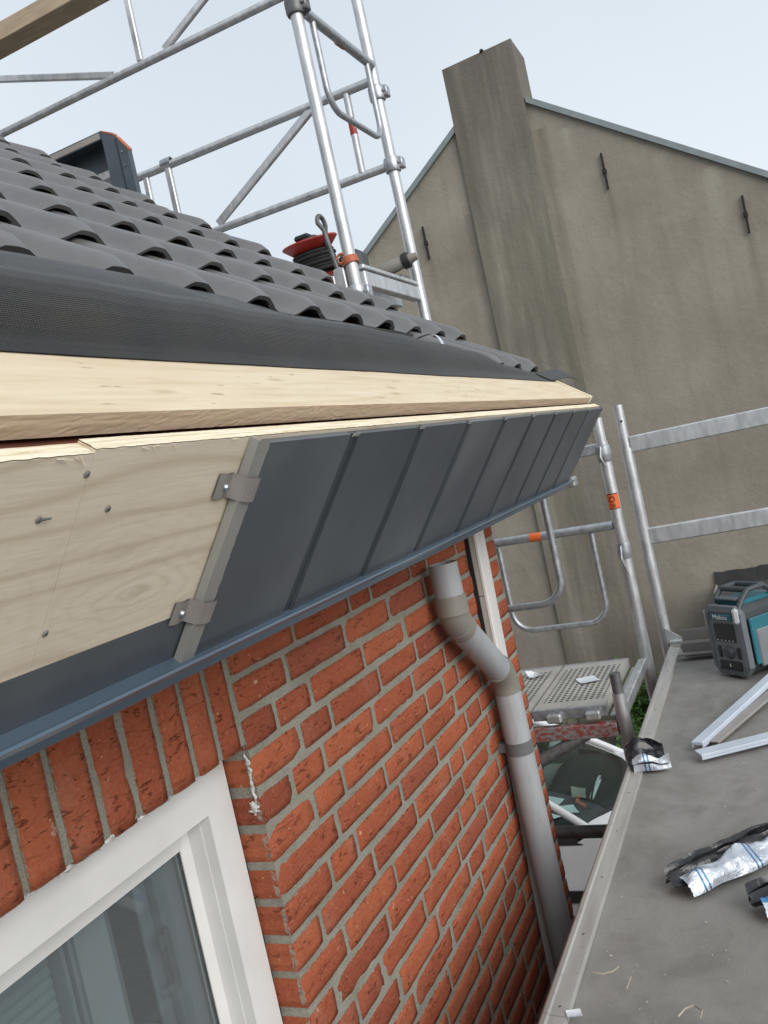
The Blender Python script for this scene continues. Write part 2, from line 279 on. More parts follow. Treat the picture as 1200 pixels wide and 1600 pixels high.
    t = NT('grey_pipe'); v = t.coords((1, 1, .5), rnd=False); f = t.noise(v, 9, 5, .6); sc = t.ramp(t.noise(v, 26, 4, .7), [(.6, (0, 0, 0)), (.78, (1, 1, 1))])
    col = t.ramp(f, [(.3, (.30, .315, .33)), (.7, (.39, .405, .42))]); dr = t.ramp(t.noise(t.coords((3, 3, .35), rnd=False), 22, 5, .7), [(.52, (0, 0, 0)), (.7, (1, 1, 1))]); col = t.mix(t.math('MULTIPLY', dr, .35), col, (.24, .225, .20)); MT['pipe'] = t.set(t.mix(t.math('MULTIPLY', sc, .45), col, (.20, .19, .175)), .42, 0, None, .45)
    MT['collar'] = simple('pipe_collar', (.25, .235, .205), (.205, .19, .165), .5, scale=9)
    MT['clampgrey'] = simple('pipe_clamp', (.15, .155, .16), None, .55, scale=20)
    MT['black'] = simple('black_plastic', (.018, .018, .02), (.012, .012, .013), .5, scale=20)
    MT['rubber'] = simple('rubber', (.022, .022, .022), (.015, .015, .015), .8, scale=30)
    MT['gasket'] = simple('gasket', (.012, .012, .012), None, .7, scale=30)
    MT['red'] = simple('red_plastic', (.44, .035, .025), (.36, .028, .022), .4, scale=10)
    MT['orange'] = simple('orange_plastic', (.50, .13, .05), (.38, .10, .045), .5, scale=10)
    MT['orange_label'] = simple('orange_label', (.78, .15, .035), (.66, .12, .03), .55, scale=30)
    MT['teal'] = simple('teal_plastic', (.022, .145, .18), (.018, .125, .155), .4, scale=10)
    MT['radio_grey'] = simple('radio_dark_grey', (.052, .06, .068), (.042, .048, .056), .5, scale=14)
    MT['radio_bumper'] = simple('radio_bumper', (.13, .145, .16), (.11, .125, .14), .6, scale=14)
    MT['radio_face'] = simple('radio_face', (.20, .21, .22), (.16, .17, .18), .5, scale=14)
    MT['radio_screen'] = simple('radio_screen', (.014, .014, .016), None, .2, scale=14)
    MT['light_grey'] = simple('light_grey_plastic', (.55, .56, .57), (.48, .49, .5), .45, scale=14)
    MT['white'] = simple('white_print', (.8, .8, .8), None, .6, scale=20)
    MT['ladder_grey'] = simple('ladder_blue_grey', (.085, .108, .13), (.07, .09, .11), .45, .1, scale=12)
    MT['old_wood'] = simple('weathered_timber', (.46, .36, .25), (.34, .26, .175), .85, scale=8, stretch=(6, .8, 6), bs=.4, bd=.003)
    MT['sheet_light'] = simple('white_profile', (.62, .68, .76), (.52, .58, .66), .35, .1, scale=6)
    MT['sheet_beige'] = simple('beige_profile', (.34, .31, .29), (.29, .265, .25), .5, .1, scale=8)
    MT['grey_sheet'] = simple('grey_profile', (.20, .195, .19), (.17, .165, .16), .55, .1, scale=8)
    MT['paper'] = simple('paper', (.72, .76, .80), (.62, .66, .70), .8, scale=14)
    MT['twig'] = simple('twig', (.42, .37, .29), (.30, .26, .2), .9, scale=30)
    MT['chalk'] = simple('mortar_crumb', (.5, .48, .43), (.38, .36, .32), .95, scale=60)
    # foil packaging: printed white outside, black inside
    t = NT('foil_outside'); v = t.coords(rnd=False); sx = t.n('ShaderNodeSeparateXYZ'); t.l(v, sx.inputs[0])
    m1 = t.math('ABSOLUTE', t.math('SUBTRACT', t.math('FRACT', t.math('ADD', t.math('MULTIPLY', sx.outputs[0], 7.2), .22)), .5))
    stripe = t.math('MULTIPLY', t.math('LESS_THAN', m1, .058), t.math('GREATER_THAN', m1, .024))
    f = t.noise(v, 30, 4); col = t.mix(stripe, t.ramp(f, [(.3, (.36, .40, .46)), (.7, (.64, .68, .73))]), (.06, .17, .33))
    MT['foil'] = t.set(col, .26, .35, t.bump(t.noise(v, 55, 4, .6, .5), .7, .006), .6)
    t = NT('foil_outside_wide'); v = t.coords(rnd=False); sx = t.n('ShaderNodeSeparateXYZ'); t.l(v, sx.inputs[0])
    stripe = t.math('LESS_THAN', t.math('ABSOLUTE', t.math('SUBTRACT', sx.outputs[2], .034)), .007)
    f = t.noise(v, 30, 4); col = t.mix(stripe, t.ramp(f, [(.3, (.50, .58, .66)), (.7, (.74, .80, .85))]), (.06, .22, .45))
    MT['foil2'] = t.set(col, .32, .0, t.bump(t.noise(v, 55, 4, .6, .5), .7, .006), .6)
    t = NT('foil_inside'); v = t.coords(rnd=False); MT['foil_black'] = t.set(t.ramp(t.noise(v, 30, 4), [(.4, (.012, .012, .014)), (.7, (.03, .03, .034))]), .22, 0, t.bump(t.noise(v, 34, 3, .5, .6), .35, .006), .6)
    # car
    MT['car_white'] = simple('car_paint_white', (.68, .69, .70), (.66, .67, .68), .18, scale=3, rvar=.02)
    MT['car_black'] = simple('car_black_trim', (.02, .02, .021), None, .5, scale=14)
    MT['car_inside'] = simple('car_interior', (.03, .032, .034), (.022, .024, .025), .75, scale=8)
    MT['rim'] = simple('wheel_rim', (.45, .46, .47), None, .3, .8, scale=14)
    for nm, tint, gl in (('glass', (.74, .79, .80), 1.0), ('car_glass', (.62, .75, .70), 1.0)):
        t = NT(nm); t.t.nodes.remove(t.p); tr = t.n('ShaderNodeBsdfTransparent'); tr.inputs[0].default_value = (*tint, 1)
        gs = t.n('ShaderNodeBsdfGlossy'); gs.inputs['Roughness'].default_value = .02
        fr = t.n('ShaderNodeLayerWeight'); fr.inputs[0].default_value = .5; ms = t.n('ShaderNodeMixShader')
        t.l(t.math('ADD', t.math('MULTIPLY', t.math('POWER', fr.outputs['Facing'], 5.0), .9), .045), ms.inputs[0]); t.l(tr.outputs[0], ms.inputs[1]); t.l(gs.outputs[0], ms.inputs[2]); df = t.n('ShaderNodeBsdfDiffuse'); df.inputs[0].default_value = (.55, .58, .58, 1); m2 = t.n('ShaderNodeMixShader'); m2.inputs[0].default_value = .10 if nm == 'glass' else .015; t.l(ms.outputs[0], m2.inputs[1]); t.l(df.outputs[0], m2.inputs[2]); t.l(m2.outputs[0], t.out.inputs[0]); MT[nm] = t.m  # diffuse share paints a pale haze into the glass
    MT['blind'] = simple('pleated_blind', (.32, .37, .36), (.28, .325, .32), .8, scale=10)
    MT['inner_light'] = simple('inner_jamb', (.50, .50, .51), (.45, .45, .46), .6, scale=6)
    MT['inner_dark'] = simple('inner_room', (.32, .33, .36), (.27, .28, .30), .8, scale=4)
    MT['inner_grey'] = simple('inner_curtain', (.24, .25, .28), (.21, .22, .245), .85, scale=5, stretch=(8, 1, 1))
    # ground and plants
    t = NT('paving'); v = t.coords(rnd=False); bt = t.n('ShaderNodeTexBrick'); t.l(v, bt.inputs['Vector']); bt.inputs['Scale'].default_value = 1; bt.inputs['Brick Width'].default_value = .2; bt.inputs['Row Height'].default_value = .1; bt.inputs['Mortar Size'].default_value = .004
    bt.inputs['Color1'].default_value = (.17, .155, .14, 1); bt.inputs['Color2'].default_value = (.13, .118, .108, 1); bt.inputs['Mortar'].default_value = (.06, .056, .05, 1)
    MT['paving'] = t.set(t.mix(.35, bt.outputs['Color'], t.ramp(t.noise(v, 1.2, 5), [(.3, (.09, .085, .075)), (.7, (.2, .19, .17))])), .9, 0, t.bump(bt.outputs['Fac'], -.5, .004))
    t = NT('leaf'); v = t.coords(rnd=True); f = t.noise(v, 3, 3); col = t.ramp(f, [(.3, (.04, .10, .022)), (.55, (.085, .17, .038)), (.75, (.14, .23, .06))])
    t.set(col, .5, 0, None, .4); t.p.inputs['Transmission Weight'].default_value = 0; MT['leaf'] = t.m
    MT['bark'] = simple('bark', (.10, .075, .05), (.06, .045, .03), .9, scale=20)
    MT['slate'] = simple('far_roof_tiles', (.07, .07, .072), (.05, .05, .052), .7, scale=6)
build_mats()

# ------------------------------------------------------------------ mesh helpers
class MB:
    def __init__(s): s.v = []; s.f = []; s.uv = None; s.smooth = []
    def add(s, vs, fs, smooth=False):
        o = len(s.v); s.v += [Vector(v) for v in vs]; s.f += [tuple(i+o for i in f) for f in fs]; s.smooth += [smooth]*len(fs); return s
    def hexa(s, p):   # 8 points: bottom 0-3 ccw, top 4-7
        return s.add(p, [(3, 2, 1, 0), (4, 5, 6, 7), (0, 1, 5, 4), (1, 2, 6, 5), (2, 3, 7, 6), (3, 0, 4, 7)])
    def box(s, a, b, M=None):
        (x0, y0, z0), (x1, y1, z1) = a, b
        p = [(x0, y0, z0), (x1, y0, z0), (x1, y1, z0), (x0, y1, z0), (x0, y0, z1), (x1, y0, z1), (x1, y1, z1), (x0, y1, z1)]
        if M is not None: p = [M @ Vector(q) for q in p]
        return s.hexa(p)
    def cbox(s, a, b, c, M=None):   # box with chamfered edges
        (x0, y0, z0), (x1, y1, z1) = a, b
        mid = Vector(((x0+x1)/2, (y0+y1)/2, (z0+z1)/2)); h = Vector(((x1-x0)/2, (y1-y0)/2, (z1-z0)/2)); c = min(c, min(h)*.9)
        idx = {}; vs = []
        for sx in (-1, 1):
            for sy in (-1, 1):
                for sz in (-1, 1):
                    for ax in range(3):
                        q = Vector((sx*(h.x-c), sy*(h.y-c), sz*(h.z-c))); sg = (sx, sy, sz); q[ax] = sg[ax]*h[ax]
                        idx[(sx, sy, sz, ax)] = len(vs); q = mid+q; vs.append(M @ q if M is not None else q)
        fs = []
        def g(sg, ax): return idx[(sg[0], sg[1], sg[2], ax)]
        for ax in range(3):
            b_, c_ = (ax+1) % 3, (ax+2) % 3
            for sg in (-1, 1):
                q = []
                for u, w in ((-1, -1), (1, -1), (1, 1), (-1, 1)):
                    t = [0, 0, 0]; t[ax] = sg; t[b_] = u; t[c_] = w; q.append(g(t, ax))
                fs.append(tuple(q) if sg > 0 else tuple(reversed(q)))
        for ax in range(3):
            b_, c_ = (ax+1) % 3, (ax+2) % 3
            for u in (-1, 1):
                for w in (-1, 1):
                    t0 = [0, 0, 0]; t1 = [0, 0, 0]; t0[ax] = -1; t1[ax] = 1; t0[b_] = t1[b_] = u; t0[c_] = t1[c_] = w
                    q = (g(t0, b_), g(t1, b_), g(t1, c_), g(t0, c_)); fs.append(q if u*w < 0 else tuple(reversed(q)))
        for sx in (-1, 1):
            for sy in (-1, 1):
                for sz in (-1, 1):
                    q = tuple(g((sx, sy, sz), k) for k in range(3)); fs.append(q if sx*sy*sz > 0 else tuple(reversed(q)))
        return s.add(vs, fs)
    def tube(s, pts, r, n=12, caps=True, r2=None, up=None):
        pts = [Vector(p) for p in pts]; rings = []; prev = None
        for i, p in enumerate(pts):
            d = (pts[min(i+1, len(pts)-1)]-pts[max(i-1, 0)]).normalized()
            if prev is None:
                a = Vector((0, 0, 1)) if abs(d.z) < .9 else Vector((1, 0, 0)); a = (a-d*a.dot(d)).normalized()
            else: a = (prev-d*prev.dot(d)).normalized()
            prev = a; b = d.cross(a); rr = r[i] if isinstance(r, (list, tuple)) else r
            rings.append([p+a*math.cos(t)*rr+b*math.sin(t)*(r2 or rr) for t in [2*math.pi*k/n for k in range(n)]])
        vs = [v for g in rings for v in g]; fs = []
        for i in range(len(rings)-1):
            for k in range(n):
                k2 = (k+1) % n; fs.append((i*n+k, i*n+k2, (i+1)*n+k2, (i+1)*n+k))
        s.add(vs, fs, True)
        if caps: s.add(rings[0], [tuple(reversed(range(n)))]); s.add(rings[-1], [tuple(range(n))])
        return s
    def grid(s, fn, nu, nv, smooth=True, flip=False, uv=False):
        vs = [fn(i/nu, j/nv) for i in range(nu+1) for j in range(nv+1)]; fs = []
        for i in range(nu):
            for j in range(nv):
                q = (i*(nv+1)+j, (i+1)*(nv+1)+j, (i+1)*(nv+1)+j+1, i*(nv+1)+j+1); fs.append(tuple(reversed(q)) if flip else q)
        if uv:
            if s.uv is None: s.uv = {}
            o = len(s.v)
            for i in range(nu+1):
                for j in range(nv+1): s.uv[o+i*(nv+1)+j] = (i/nu, j/nv)
        return s.add(vs, fs, smooth)
    def prism(s, poly, e):   # poly: list of 3D points, e: extrusion vector
        poly = [Vector(p) for p in poly]; e = Vector(e); n = len(poly)
        fs = [tuple(reversed(range(n))), tuple(range(n, 2*n))]+[(k, (k+1) % n, (k+1) % n+n, k+n) for k in range(n)]
        return s.add(poly+[p+e for p in poly], fs)
    def lathe(s, prof, c, axis, n=24):
        c = Vector(c); ax = Vector(axis).normalized(); a = Vector((1, 0, 0)) if abs(ax.x) < .9 else Vector((0, 1, 0)); a = (a-ax*a.dot(ax)).normalized(); b = ax.cross(a); m = len(prof)
        vs = [c+ax*h+(a*math.cos(t)+b*math.sin(t))*r for t in [2*math.pi*k/n for k in range(n)] for r, h in prof]
        fs = [(k*m+i, k*m+i+1, ((k+1) % n)*m+i+1, ((k+1) % n)*m+i) for k in range(n) for i in range(m-1)]
        return s.add(vs, fs, True)
    def mesh(s, name, mat, off=Vector((0, 0, 0)), M=None):
        me = bpy.data.meshes.new(name)
        vs = [(M @ v if M is not None else v)-off for v in s.v]
        me.from_pydata([tuple(v) for v in vs], [], s.f); me.update()
        for p, sm in zip(me.polygons, s.smooth): p.use_smooth = sm
        if s.uv is not None:
            ul = me.uv_layers.new(name='UVMap')
            for lp in me.loops: ul.data[lp.index].uv = s.uv.get(lp.vertex_index, (0, 0))
        me.materials.append(MT[mat] if isinstance(mat, str) else mat)
        return me
    def build(s, name, mat, parent=None, base=None):
        if parent is None:
            if base is None:
                n = len(s.v); base = Vector((sum(v.x for v in s.v)/n, sum(v.y for v in s.v)/n, min(v.z for v in s.v)))
            off = Vector(base)
        else: off = woff(parent)
        me = s.mesh(name, mat, off); o = bpy.data.objects.new(name, me); COL.objects.link(o)
        if parent is None: o.location = off; TOPS.append(o)
        else: o.parent = parent
        if any(s.smooth):
            try: me.set_sharp_from_angle(angle=R(42))
            except Exception: pass
        return o
TOPS = []
def woff(o):
    v = Vector((0, 0, 0))
    while o is not None: v += o.location; o = o.parent
    return v
def tag(o, label, cat, group=None, kind=None):
    if label: o['label'] = label
    if cat: o['category'] = cat
    if group: o['group'] = group
    if kind: o['kind'] = kind
    return o
def thing(name, loc, label, cat, group=None):
    o = bpy.data.objects.new(name, None); COL.objects.link(o); o.location = loc; o.empty_display_size = .1; TOPS.append(o)
    return tag(o, label, cat, group)
def inst(name, me, parent, loc, scale=(1, 1, 1), rot=(0, 0, 0)):
    o = bpy.data.objects.new(name, me); COL.objects.link(o); o.parent = parent; o.location = Vector(loc)-woff(parent); o.scale = scale; o.rotation_euler = rot
    return o
def frame(o, ex, ey, ez):
    ex, ey, ez = Vector(ex), Vector(ey), Vector(ez)
    return Matrix(((ex.x, ey.x, ez.x, o[0]), (ex.y, ey.y, ez.y, o[1]), (ex.z, ey.z, ez.z, o[2]), (0, 0, 0, 1)))
def nz(x, y=0, z=0): return noise.noise(Vector((x, y, z)))
def arc(c, a0, a1, r, ux, uy, n=8):
    c, ux, uy = Vector(c), Vector(ux), Vector(uy)
    return [c+ux*r*math.cos(a0+(a1-a0)*k/n)+uy*r*math.sin(a0+(a1-a0)*k/n) for k in range(n+1)]
def text_mesh(body, size, name):
    cu_ = bpy.data.curves.new(name, 'FONT'); cu_.body = body; cu_.size = size; cu_.extrude = .0006; cu_.align_x = 'CENTER'; cu_.align_y = 'CENTER'
    tmp = bpy.data.objects.new(name, cu_); COL.objects.link(tmp); dg = bpy.context.evaluated_depsgraph_get()
    me = bpy.data.meshes.new_from_object(tmp.evaluated_get(dg)); bpy.data.objects.remove(tmp); me.name = name; return me

# ------------------------------------------------------------------ ground
g = MB(); g.add([(-400, -400, -4), (600, -400, -4), (600, 400, -4), (-400, 400, -4)], [(0, 1, 2, 3)])
tag(g.build('ground', 'paving'), None, None, kind='structure')

# ------------------------------------------------------------------ the house being re-roofed
YW = .829                                    # wall face
XC = 2.64                                    # house corner
house = thing('brick_house', (1.0, YW+.1, -4), 'red brick house with unfinished dark cladding under its grey tiled roof', 'house')
PIT = R(36.66); U = Vector((0, math.cos(PIT), math.sin(PIT))); N = Vector((0, -math.sin(PIT), math.cos(PIT))); T0 = Vector((0, .463, .0645))
def RF(x, s, h): return T0+Vector((x, 0, 0))+U*s+N*h          # roof frame: s up the slope, h off the deck
def PF(x, t, o): return T0+Vector((x, 0, 0))-N*t-U*o          # cladding frame: t down the panel, o outward
# wall core (mortar), with the window opening
ZH, XJ, XJ2, ZS = -.374, 1.139, -.25, -1.85
w = MB(); yc0, yc1 = YW+.0035, YW+.30
w.box((XJ+.003, yc0, -4), (XC-.003, yc1, -.02)); w.box((-1.2, yc0, ZH+.003), (XJ+.003, yc1, -.02)); w.box((-1.2, yc0, -4), (XJ2, yc1, ZH+.003)); w.box((XJ2, yc0, -4), (XJ+.003, yc1, ZS))
wall = w.build('wall', 'mortar', house); wall['label'] = 'grey mortar bed of the brick wall'
gw = MB(); gw.box((XC-.30, yc1, -4), (XC-.002, 6.2, .0)); gw.box((-1.2, 5.9, -4), (XC-.30, 6.2, -.02)); gw.box((-1.2, yc1, -4), (-.95, 5.9, -.02))
gw.build('gable_wall', 'brickwork', house)
ceil = MB(); ceil.box((-1.0, yc1, -.06), (XC-.32, 5.85, -.03)); ceil.build('attic_floor', 'inner_dark', house)

def brick_mesh(L, H, D, seed, nx, nzz, bm_='brick'):
    rnd = random.Random(seed); b = MB(); fr = {}
    for i in range(nx+1):
        for j in range(nzz+1):
            ei, ej = i in (0, nx), j in (0, nzz); a = -L/2+L*i/nx; c = -H/2+H*j/nzz
            if ej: c += .0011*nz(i*.9+seed*3.1, j)+rnd.uniform(-.0006, .0006)
            if ei: a += .0011*nz(j*.9+seed*5.3, i+9)+rnd.uniform(-.0006, .0006)
            y = (.0020+rnd.uniform(-.0004, .0008)) if (ei or ej) else .0012*nz(i*.7+seed, j*.8)+rnd.uniform(-.0006, .0006)
            if ei and ej: a -= math.copysign(.0016, a); c -= math.copysign(.0014, c)
            fr[(i, j)] = len(b.v); b.v.append(Vector((a, y, c)))
    for i in range(nx):
        for j in range(nzz): b.f.append((fr[(i, j)], fr[(i+1, j)], fr[(i+1, j+1)], fr[(i, j+1)])); b.smooth.append(True)
    ring = [fr[(i, 0)] for i in range(nx+1)]+[fr[(nx, j)] for j in range(1, nzz+1)]+[fr[(i, nzz)] for i in range(nx-1, -1, -1)]+[fr[(0, j)] for j in range(nzz-1, 0, -1)]
    o = len(b.v)
    for k in ring: b.v.append(Vector((b.v[k].x, D, b.v[k].z)))
    n = len(ring)
    for k in range(n): b.f.append((ring[k], o+k, o+(k+1) % n, ring[(k+1) % n])); b.smooth.append(False)
    return b.mesh('brick', bm_)
LS, LH, HB = .222, .106, .0492
stre = [brick_mesh(LS, HB, .095, 10+k, 10, 4) for k in range(8)]; head = [brick_mesh(LH, HB, .095, 40+k, 5, 4, 'brick_header') for k in range(6)]; sold = [brick_mesh(.0555, .21, .095, 60+k, 4, 10, 'brick_soldier') for k in range(6)]
CZ, Z0 = .062, -.2652
perp = {-1: [1.25, 1.47], 0: [1.352, 1.59, 1.699], 1: [1.303, 1.541, 1.771], 2: [1.24, 1.367, 1.60, 1.836], 3: [1.301, 1.42, 1.652, 1.871], 4: [1.244, 1.363, 1.591, 1.814, 2.038], 5: [1.295, 1.412, 1.644, 1.867, 1.988, 2.101], 6: [1.358, 1.583, 1.806, 2.041, 2.26],
        7: [1.30, 1.409, 1.636, 1.862, 2.092], 8: [1.235, 1.461, 1.686, 1.919, 2.023, 2.253], 9: [1.299, 1.53, 1.749, 1.978, 2.207], 10: [1.231, 1.462, 1.691, 1.914, 2.027, 2.254], 11: [1.287, 1.402, 1.628, 1.864, 2.091, 2.303], 12: [1.222, 1.452, 1.672, 1.904, 2.021, 2.247],
        13: [1.268, 1.5, 1.732, 1.962, 2.191], 14: [1.222, 1.44, 1.669, 1.894, 2.125], 15: [1.27, 1.39, 1.62, 1.845, 2.076, 2.189], 16: [1.222, 1.44, 1.665, 1.893, 2.006, 2.235], 17: [1.28, 1.39, 1.62, 1.846, 2.07, 2.298], 18: [1.22, 1.45, 1.68, 1.917, 2.131, 2.298], 19: [1.28, 1.5, 1.73, 1.84, 2.07, 2.229], 20: [1.22, 1.45, 1.67, 1.9, 2.12, 2.35]}
jr = random.Random(3)
def place_brick(x0, x1, zc, nm='brick'):
    L = x1-x0; big = L > .16; me = jr.choice(stre if big else head)
    inst(nm, me, wall, ((x0+x1)/2, YW+jr.uniform(-.0012, .0016), zc+jr.uniform(-.0014, .0014)), (L/(LS if big else LH), 1, 1+jr.uniform(-.05, .04)), (jr.uniform(-.008, .008), jr.uniform(-.007, .007), jr.uniform(-.006, .006)))
for k in range(-2, 23):
    ztop = Z0-(k-1)*CZ; zc = ztop-CZ/2; x0 = XJ
    ps = list(perp.get(k, [1.139+(.115 if k % 2 else .235)]))
    while XC-ps[-1] > .30:
        ps.append(ps[-1]+(.235 if jr.random() < .72 else .118))
    if XC-ps[-1] < .07: ps.pop()
    xs = [x0-.006]+ps+[XC+.006]
    for a, b in zip(xs[:-1], xs[1:]):
        place_brick(a+.0064, b-.0064, zc)
sx = [1.131, 1.071, 1.009, .947, .881, .816, .749, .683, .618, .553]
for a, b in zip(sx[:-1], sx[1:]):
    inst('brick', jr.choice(sold), wall, ((a+b)/2-.001, YW+jr.uniform(-.001, .0015), ZH+.105+jr.uniform(-.003, .001)), ((a-b-.011)/.0555, 1, 1), (jr.uniform(-.006, .006), jr.uniform(-.012, .012), 0))
for k in range(13):
    inst('brick', jr.choice(sold), wall, (.52-.066*k, YW, ZH+.105), (.98, 1, 1))
# smears of mortar and sealant round the window head
sm = MB()
def blob_strip(m, P0, P1, n, rad, seed, flat=.5):
    P0, P1 = Vector(P0), Vector(P1); pts = []; rr = []
    for k in range(n+1):
        t = k/n; v = nz(t*9+seed, seed*1.7); v2 = nz(t*31+seed, 4.2)
        pts.append(P0.lerp(P1, t)+Vector((0, -.002+.003*v2, .004*v))); rr.append(max(.0006, rad*(.55+1.1*v+.6*v2)))
    m.tube(pts, rr, 7, True)
blob_strip(sm, (1.06, YW+.044, ZH-.012), (.96, YW+.040, ZH-.012), 24, .003, 1)
blob_strip(sm, (.955, YW+.012, ZH-.0015), (.86, YW+.010, ZH-.0015), 40, .0045, 2)
blob_strip(sm, (.85, YW+.010, ZH-.0015), (.735, YW+.010, ZH-.002), 44, .0052, 5)
blob_strip(sm, (.70, YW+.012, ZH-.002), (.55, YW+.012, ZH-.002), 40, .004, 9)
sm.build('mortar_smear', 'sealant', wall)
sm = MB()
def patch(sd_, z0_, z1_, wd, y0_):
    def fn(a, b):
        z = z0_+(z1_-z0_)*a; c = y0_+.006*nz(a*3.1+sd_, 1); w_ = max(.0004, wd*(.55+.9*nz(a*6+sd_, 2)+.35*nz(a*17, sd_))*math.sin(math.pi*(.03+.94*a))**.5)
        return Vector((XJ-.0012-.0026*math.sin(math.pi*b)*(.6+.6*nz(a*9+sd_, b*4)), YW+max(.0, c+w_*(b-.5)), z))
    sm.grid(fn, 30, 6, True, True)
patch(2.3, -.386, -.428, .013, .007); patch(4.9, -.424, -.468, .012, .008); patch(8.2, -.464, -.488, .026, .014)
sm.build('mortar_smear', 'sealant', wall)['kind'] = 'stuff'

# window in its reveal
wp = MB(); wp.box((XJ2, YW+.16, ZS), (XJ2+.06, YW+.2, ZS+.06)); window = wp.build('window', 'upvc', house)
YF = .880
def rim(m, x0, x1, z0, z1, wd, y0, y1, wz=None, bevel=0.0):      # mitred rectangular rim
    wz = wd if wz is None else wz
    o = [(x0, z0), (x1, z0), (x1, z1), (x0, z1)]; i = [(x0+wd, z0+wd), (x1-wd, z0+wd), (x1-wd, z1-wz), (x0+wd, z1-wz)]
    for k in range(4):
        a, b = o[k], o[(k+1) % 4]; c, d = i[(k+1) % 4], i[k]
        m.hexa([(a[0], y1, a[1]), (b[0], y1, b[1]), (c[0], y1, c[1]), (d[0], y1, d[1]), (a[0], y0, a[1]), (b[0], y0, b[1]), (c[0], y0+bevel, c[1]), (d[0], y0+bevel, d[1])])
m = MB(); rim(m, XJ2-.02, 1.1335, ZS-.02, -.376, .063, YF, YF+.075, wz=.080); fo = m.build('window_frame', 'upvc', window)
m = MB(); rim(m, XJ2+.043, 1.0703, ZS+.043, -.4563, .019, YF+.046, YF+.066, wz=.046, bevel=.007); m.build('glazing_bead', 'upvc', window)
m = MB(); rim(m, XJ2+.062, 1.0515, ZS+.062, -.5021, .0010, YF+.055, YF+.062); m.build('glazing_gasket', 'steel_dark', window)
m = MB(); rim(m, XJ2+.043, 1.0703, ZS+.043, -.4560, .0012, YF+.020, YF+.0455); m.build('frame_rebate', 'upvc', window)
m = MB(); m.box((1.1337, YF+.004, ZS), (1.1415, YF+.03, -.3745)); m.build('gasket', 'gasket', window)
m = MB(); m.box((XJ2+.064, YF+.058, ZS+.064), (1.0496, YF+.062, -.504)); m.build('pane', 'glass', window)
m = MB(); m.cbox((1.012, YF+.082, ZS), (1.066, YF+.105, -.44), .004); m.cbox((.985, YF+.098, ZS), (1.011, YF+.108, -.44), .003); m.build('inner_sash', 'inner_grey', window)
m = MB(); m.cbox((.998, YF+.070, -.70), (1.010, YF+.0815, -.60), .002); m.cbox((.984, YF+.068, -.625), (.997, YF+.08, -.605), .003); m.cbox((.984, YF+.068, -.700), (.997, YF+.08, -.680), .003); m.build('hinge', 'steel_dark', window)
m = MB(); m.box((.93, YF+.16, ZS), (.984, YF+.17, -.44)); m.build('inner_shadow_board', 'inner_dark', window)
m = MB(); m.cbox((.868, YF+.105, ZS), (.930, YF+.15, -.44), .006); m.build('inner_mullion', 'inner_light', window)
m = MB(); m.box((.853, YF+.108, ZS), (.860, YF+.14, -.44)); m.box((.838, YF+.108, ZS), (.845, YF+.14, -.44)); m.build('blind_track', 'inner_dark', window)
m = MB()
for k in range(88):
    z = -.42-k*.0160; m.add([(-.2, YF+.128, z), (.834, YF+.128, z), (.834, YF+.1315, z-.008), (-.2, YF+.1315, z-.008), (.834, YF+.128, z-.0160), (-.2, YF+.128, z-.0160)], [(3, 2, 1, 0), (5, 4, 2, 3)])
m.build('pleated_blind', 'blind', window)
m = MB(); m.box((-.22, YF+.32, ZS), (1.12, YF+.33, -.40)); m.build('room_wall', 'inner_dark', window)
m = MB(); m.cbox((XJ2, YW-.03, ZS-.05), (XJ, YF, ZS), .004); m.build('window_sill', 'upvc', window)

# cladding build-up below the eave
ply = MB()
def pbox(m, x0, x1, t0, t1, o0, o1):
    m.hexa([PF(x0, t1, o0), PF(x1, t1, o0), PF(x1, t1, o1), PF(x0, t1, o1), PF(x0, t0, o0), PF(x1, t0, o0), PF(x1, t0, o1), PF(x0, t0, o1)])
XE = 2.872
rp = random.Random(21)
pbox(ply, -.6, .5299, .0015, .200, -.018, 0.0); plyo = ply.build('plywood_sheet', 'plywood', house)
ply = MB(); pbox(ply, .5302, XE-.012, -.0018, .200, -.018, 0.0); p2 = ply.build('plywood_sheet', 'plywood', house)
m = MB()      # frayed laminated edge on top of the two sheets
def ragged(m, x0, x1, t, n):
    def fn(a, b):
        x = x0+(x1-x0)*a; o = -.018+.018*b; e = .0010*nz(x*160, b*3)+.0009*nz(x*37, b*9); return PF(x, t-.0012-abs(e)*(1 if 0 < b < 1 else .35), o+(.0012*nz(x*90, 7) if b == 1 else 0))
    m.grid(fn, n, 6, False, True)
ragged(m, -.6, .5297, .0015, 240); m.build('laminated_edge', 'plywood_edge', plyo)
m = MB(); ragged(m, .5302, XE-.012, -.0018, 520); m.build('laminated_edge', 'plywood_edge', p2)
m = MB()      # splinters on the lip of the near sheets
for k in range(9):
    x = rp.uniform(.44, .76); L = rp.uniform(.005, .016); t = -.0015 if x > .53 else .002
    a = PF(x, t, .0015); b = PF(x+L, t+rp.uniform(-.001, .009), .002+rp.uniform(0, .003)); m.tube([a, (a+b)/2+Vector((0, 0, .0004)), b], [.0005, .0004, .0001], 4)
m.build('splinters', 'plywood_edge', p2)['kind'] = 'stuff'
rb = MB(); pbox(rb, -.6, XE-.03, .004, .05, -.060, -.0185); rb.build('red_batten', 'red_timber', house)
# screws in the plywood
for x, t, on in ((.490, .052, plyo), (.566, .053, p2), (.528, .006+.012, plyo), (.535, .164, p2)):
    m = MB(); c = PF(x, t, .0008); m.lathe([(.0001, .0005), (.0022, .0006), (.0028, .0003), (.0034, -.0002)], c, -U, 12); m.build('countersunk_hole', 'collar', on)
    m = MB()
    m.lathe([(.0001, .0010), (.0015, .0009), (.0018, .0005)], c, -U, 12)
    if x == .490: m.tube([c, c-U*.004+Vector((.009, 0, .002))], [.0011, .0008], 6)
    m.build('screw', 'steel_dark', on)
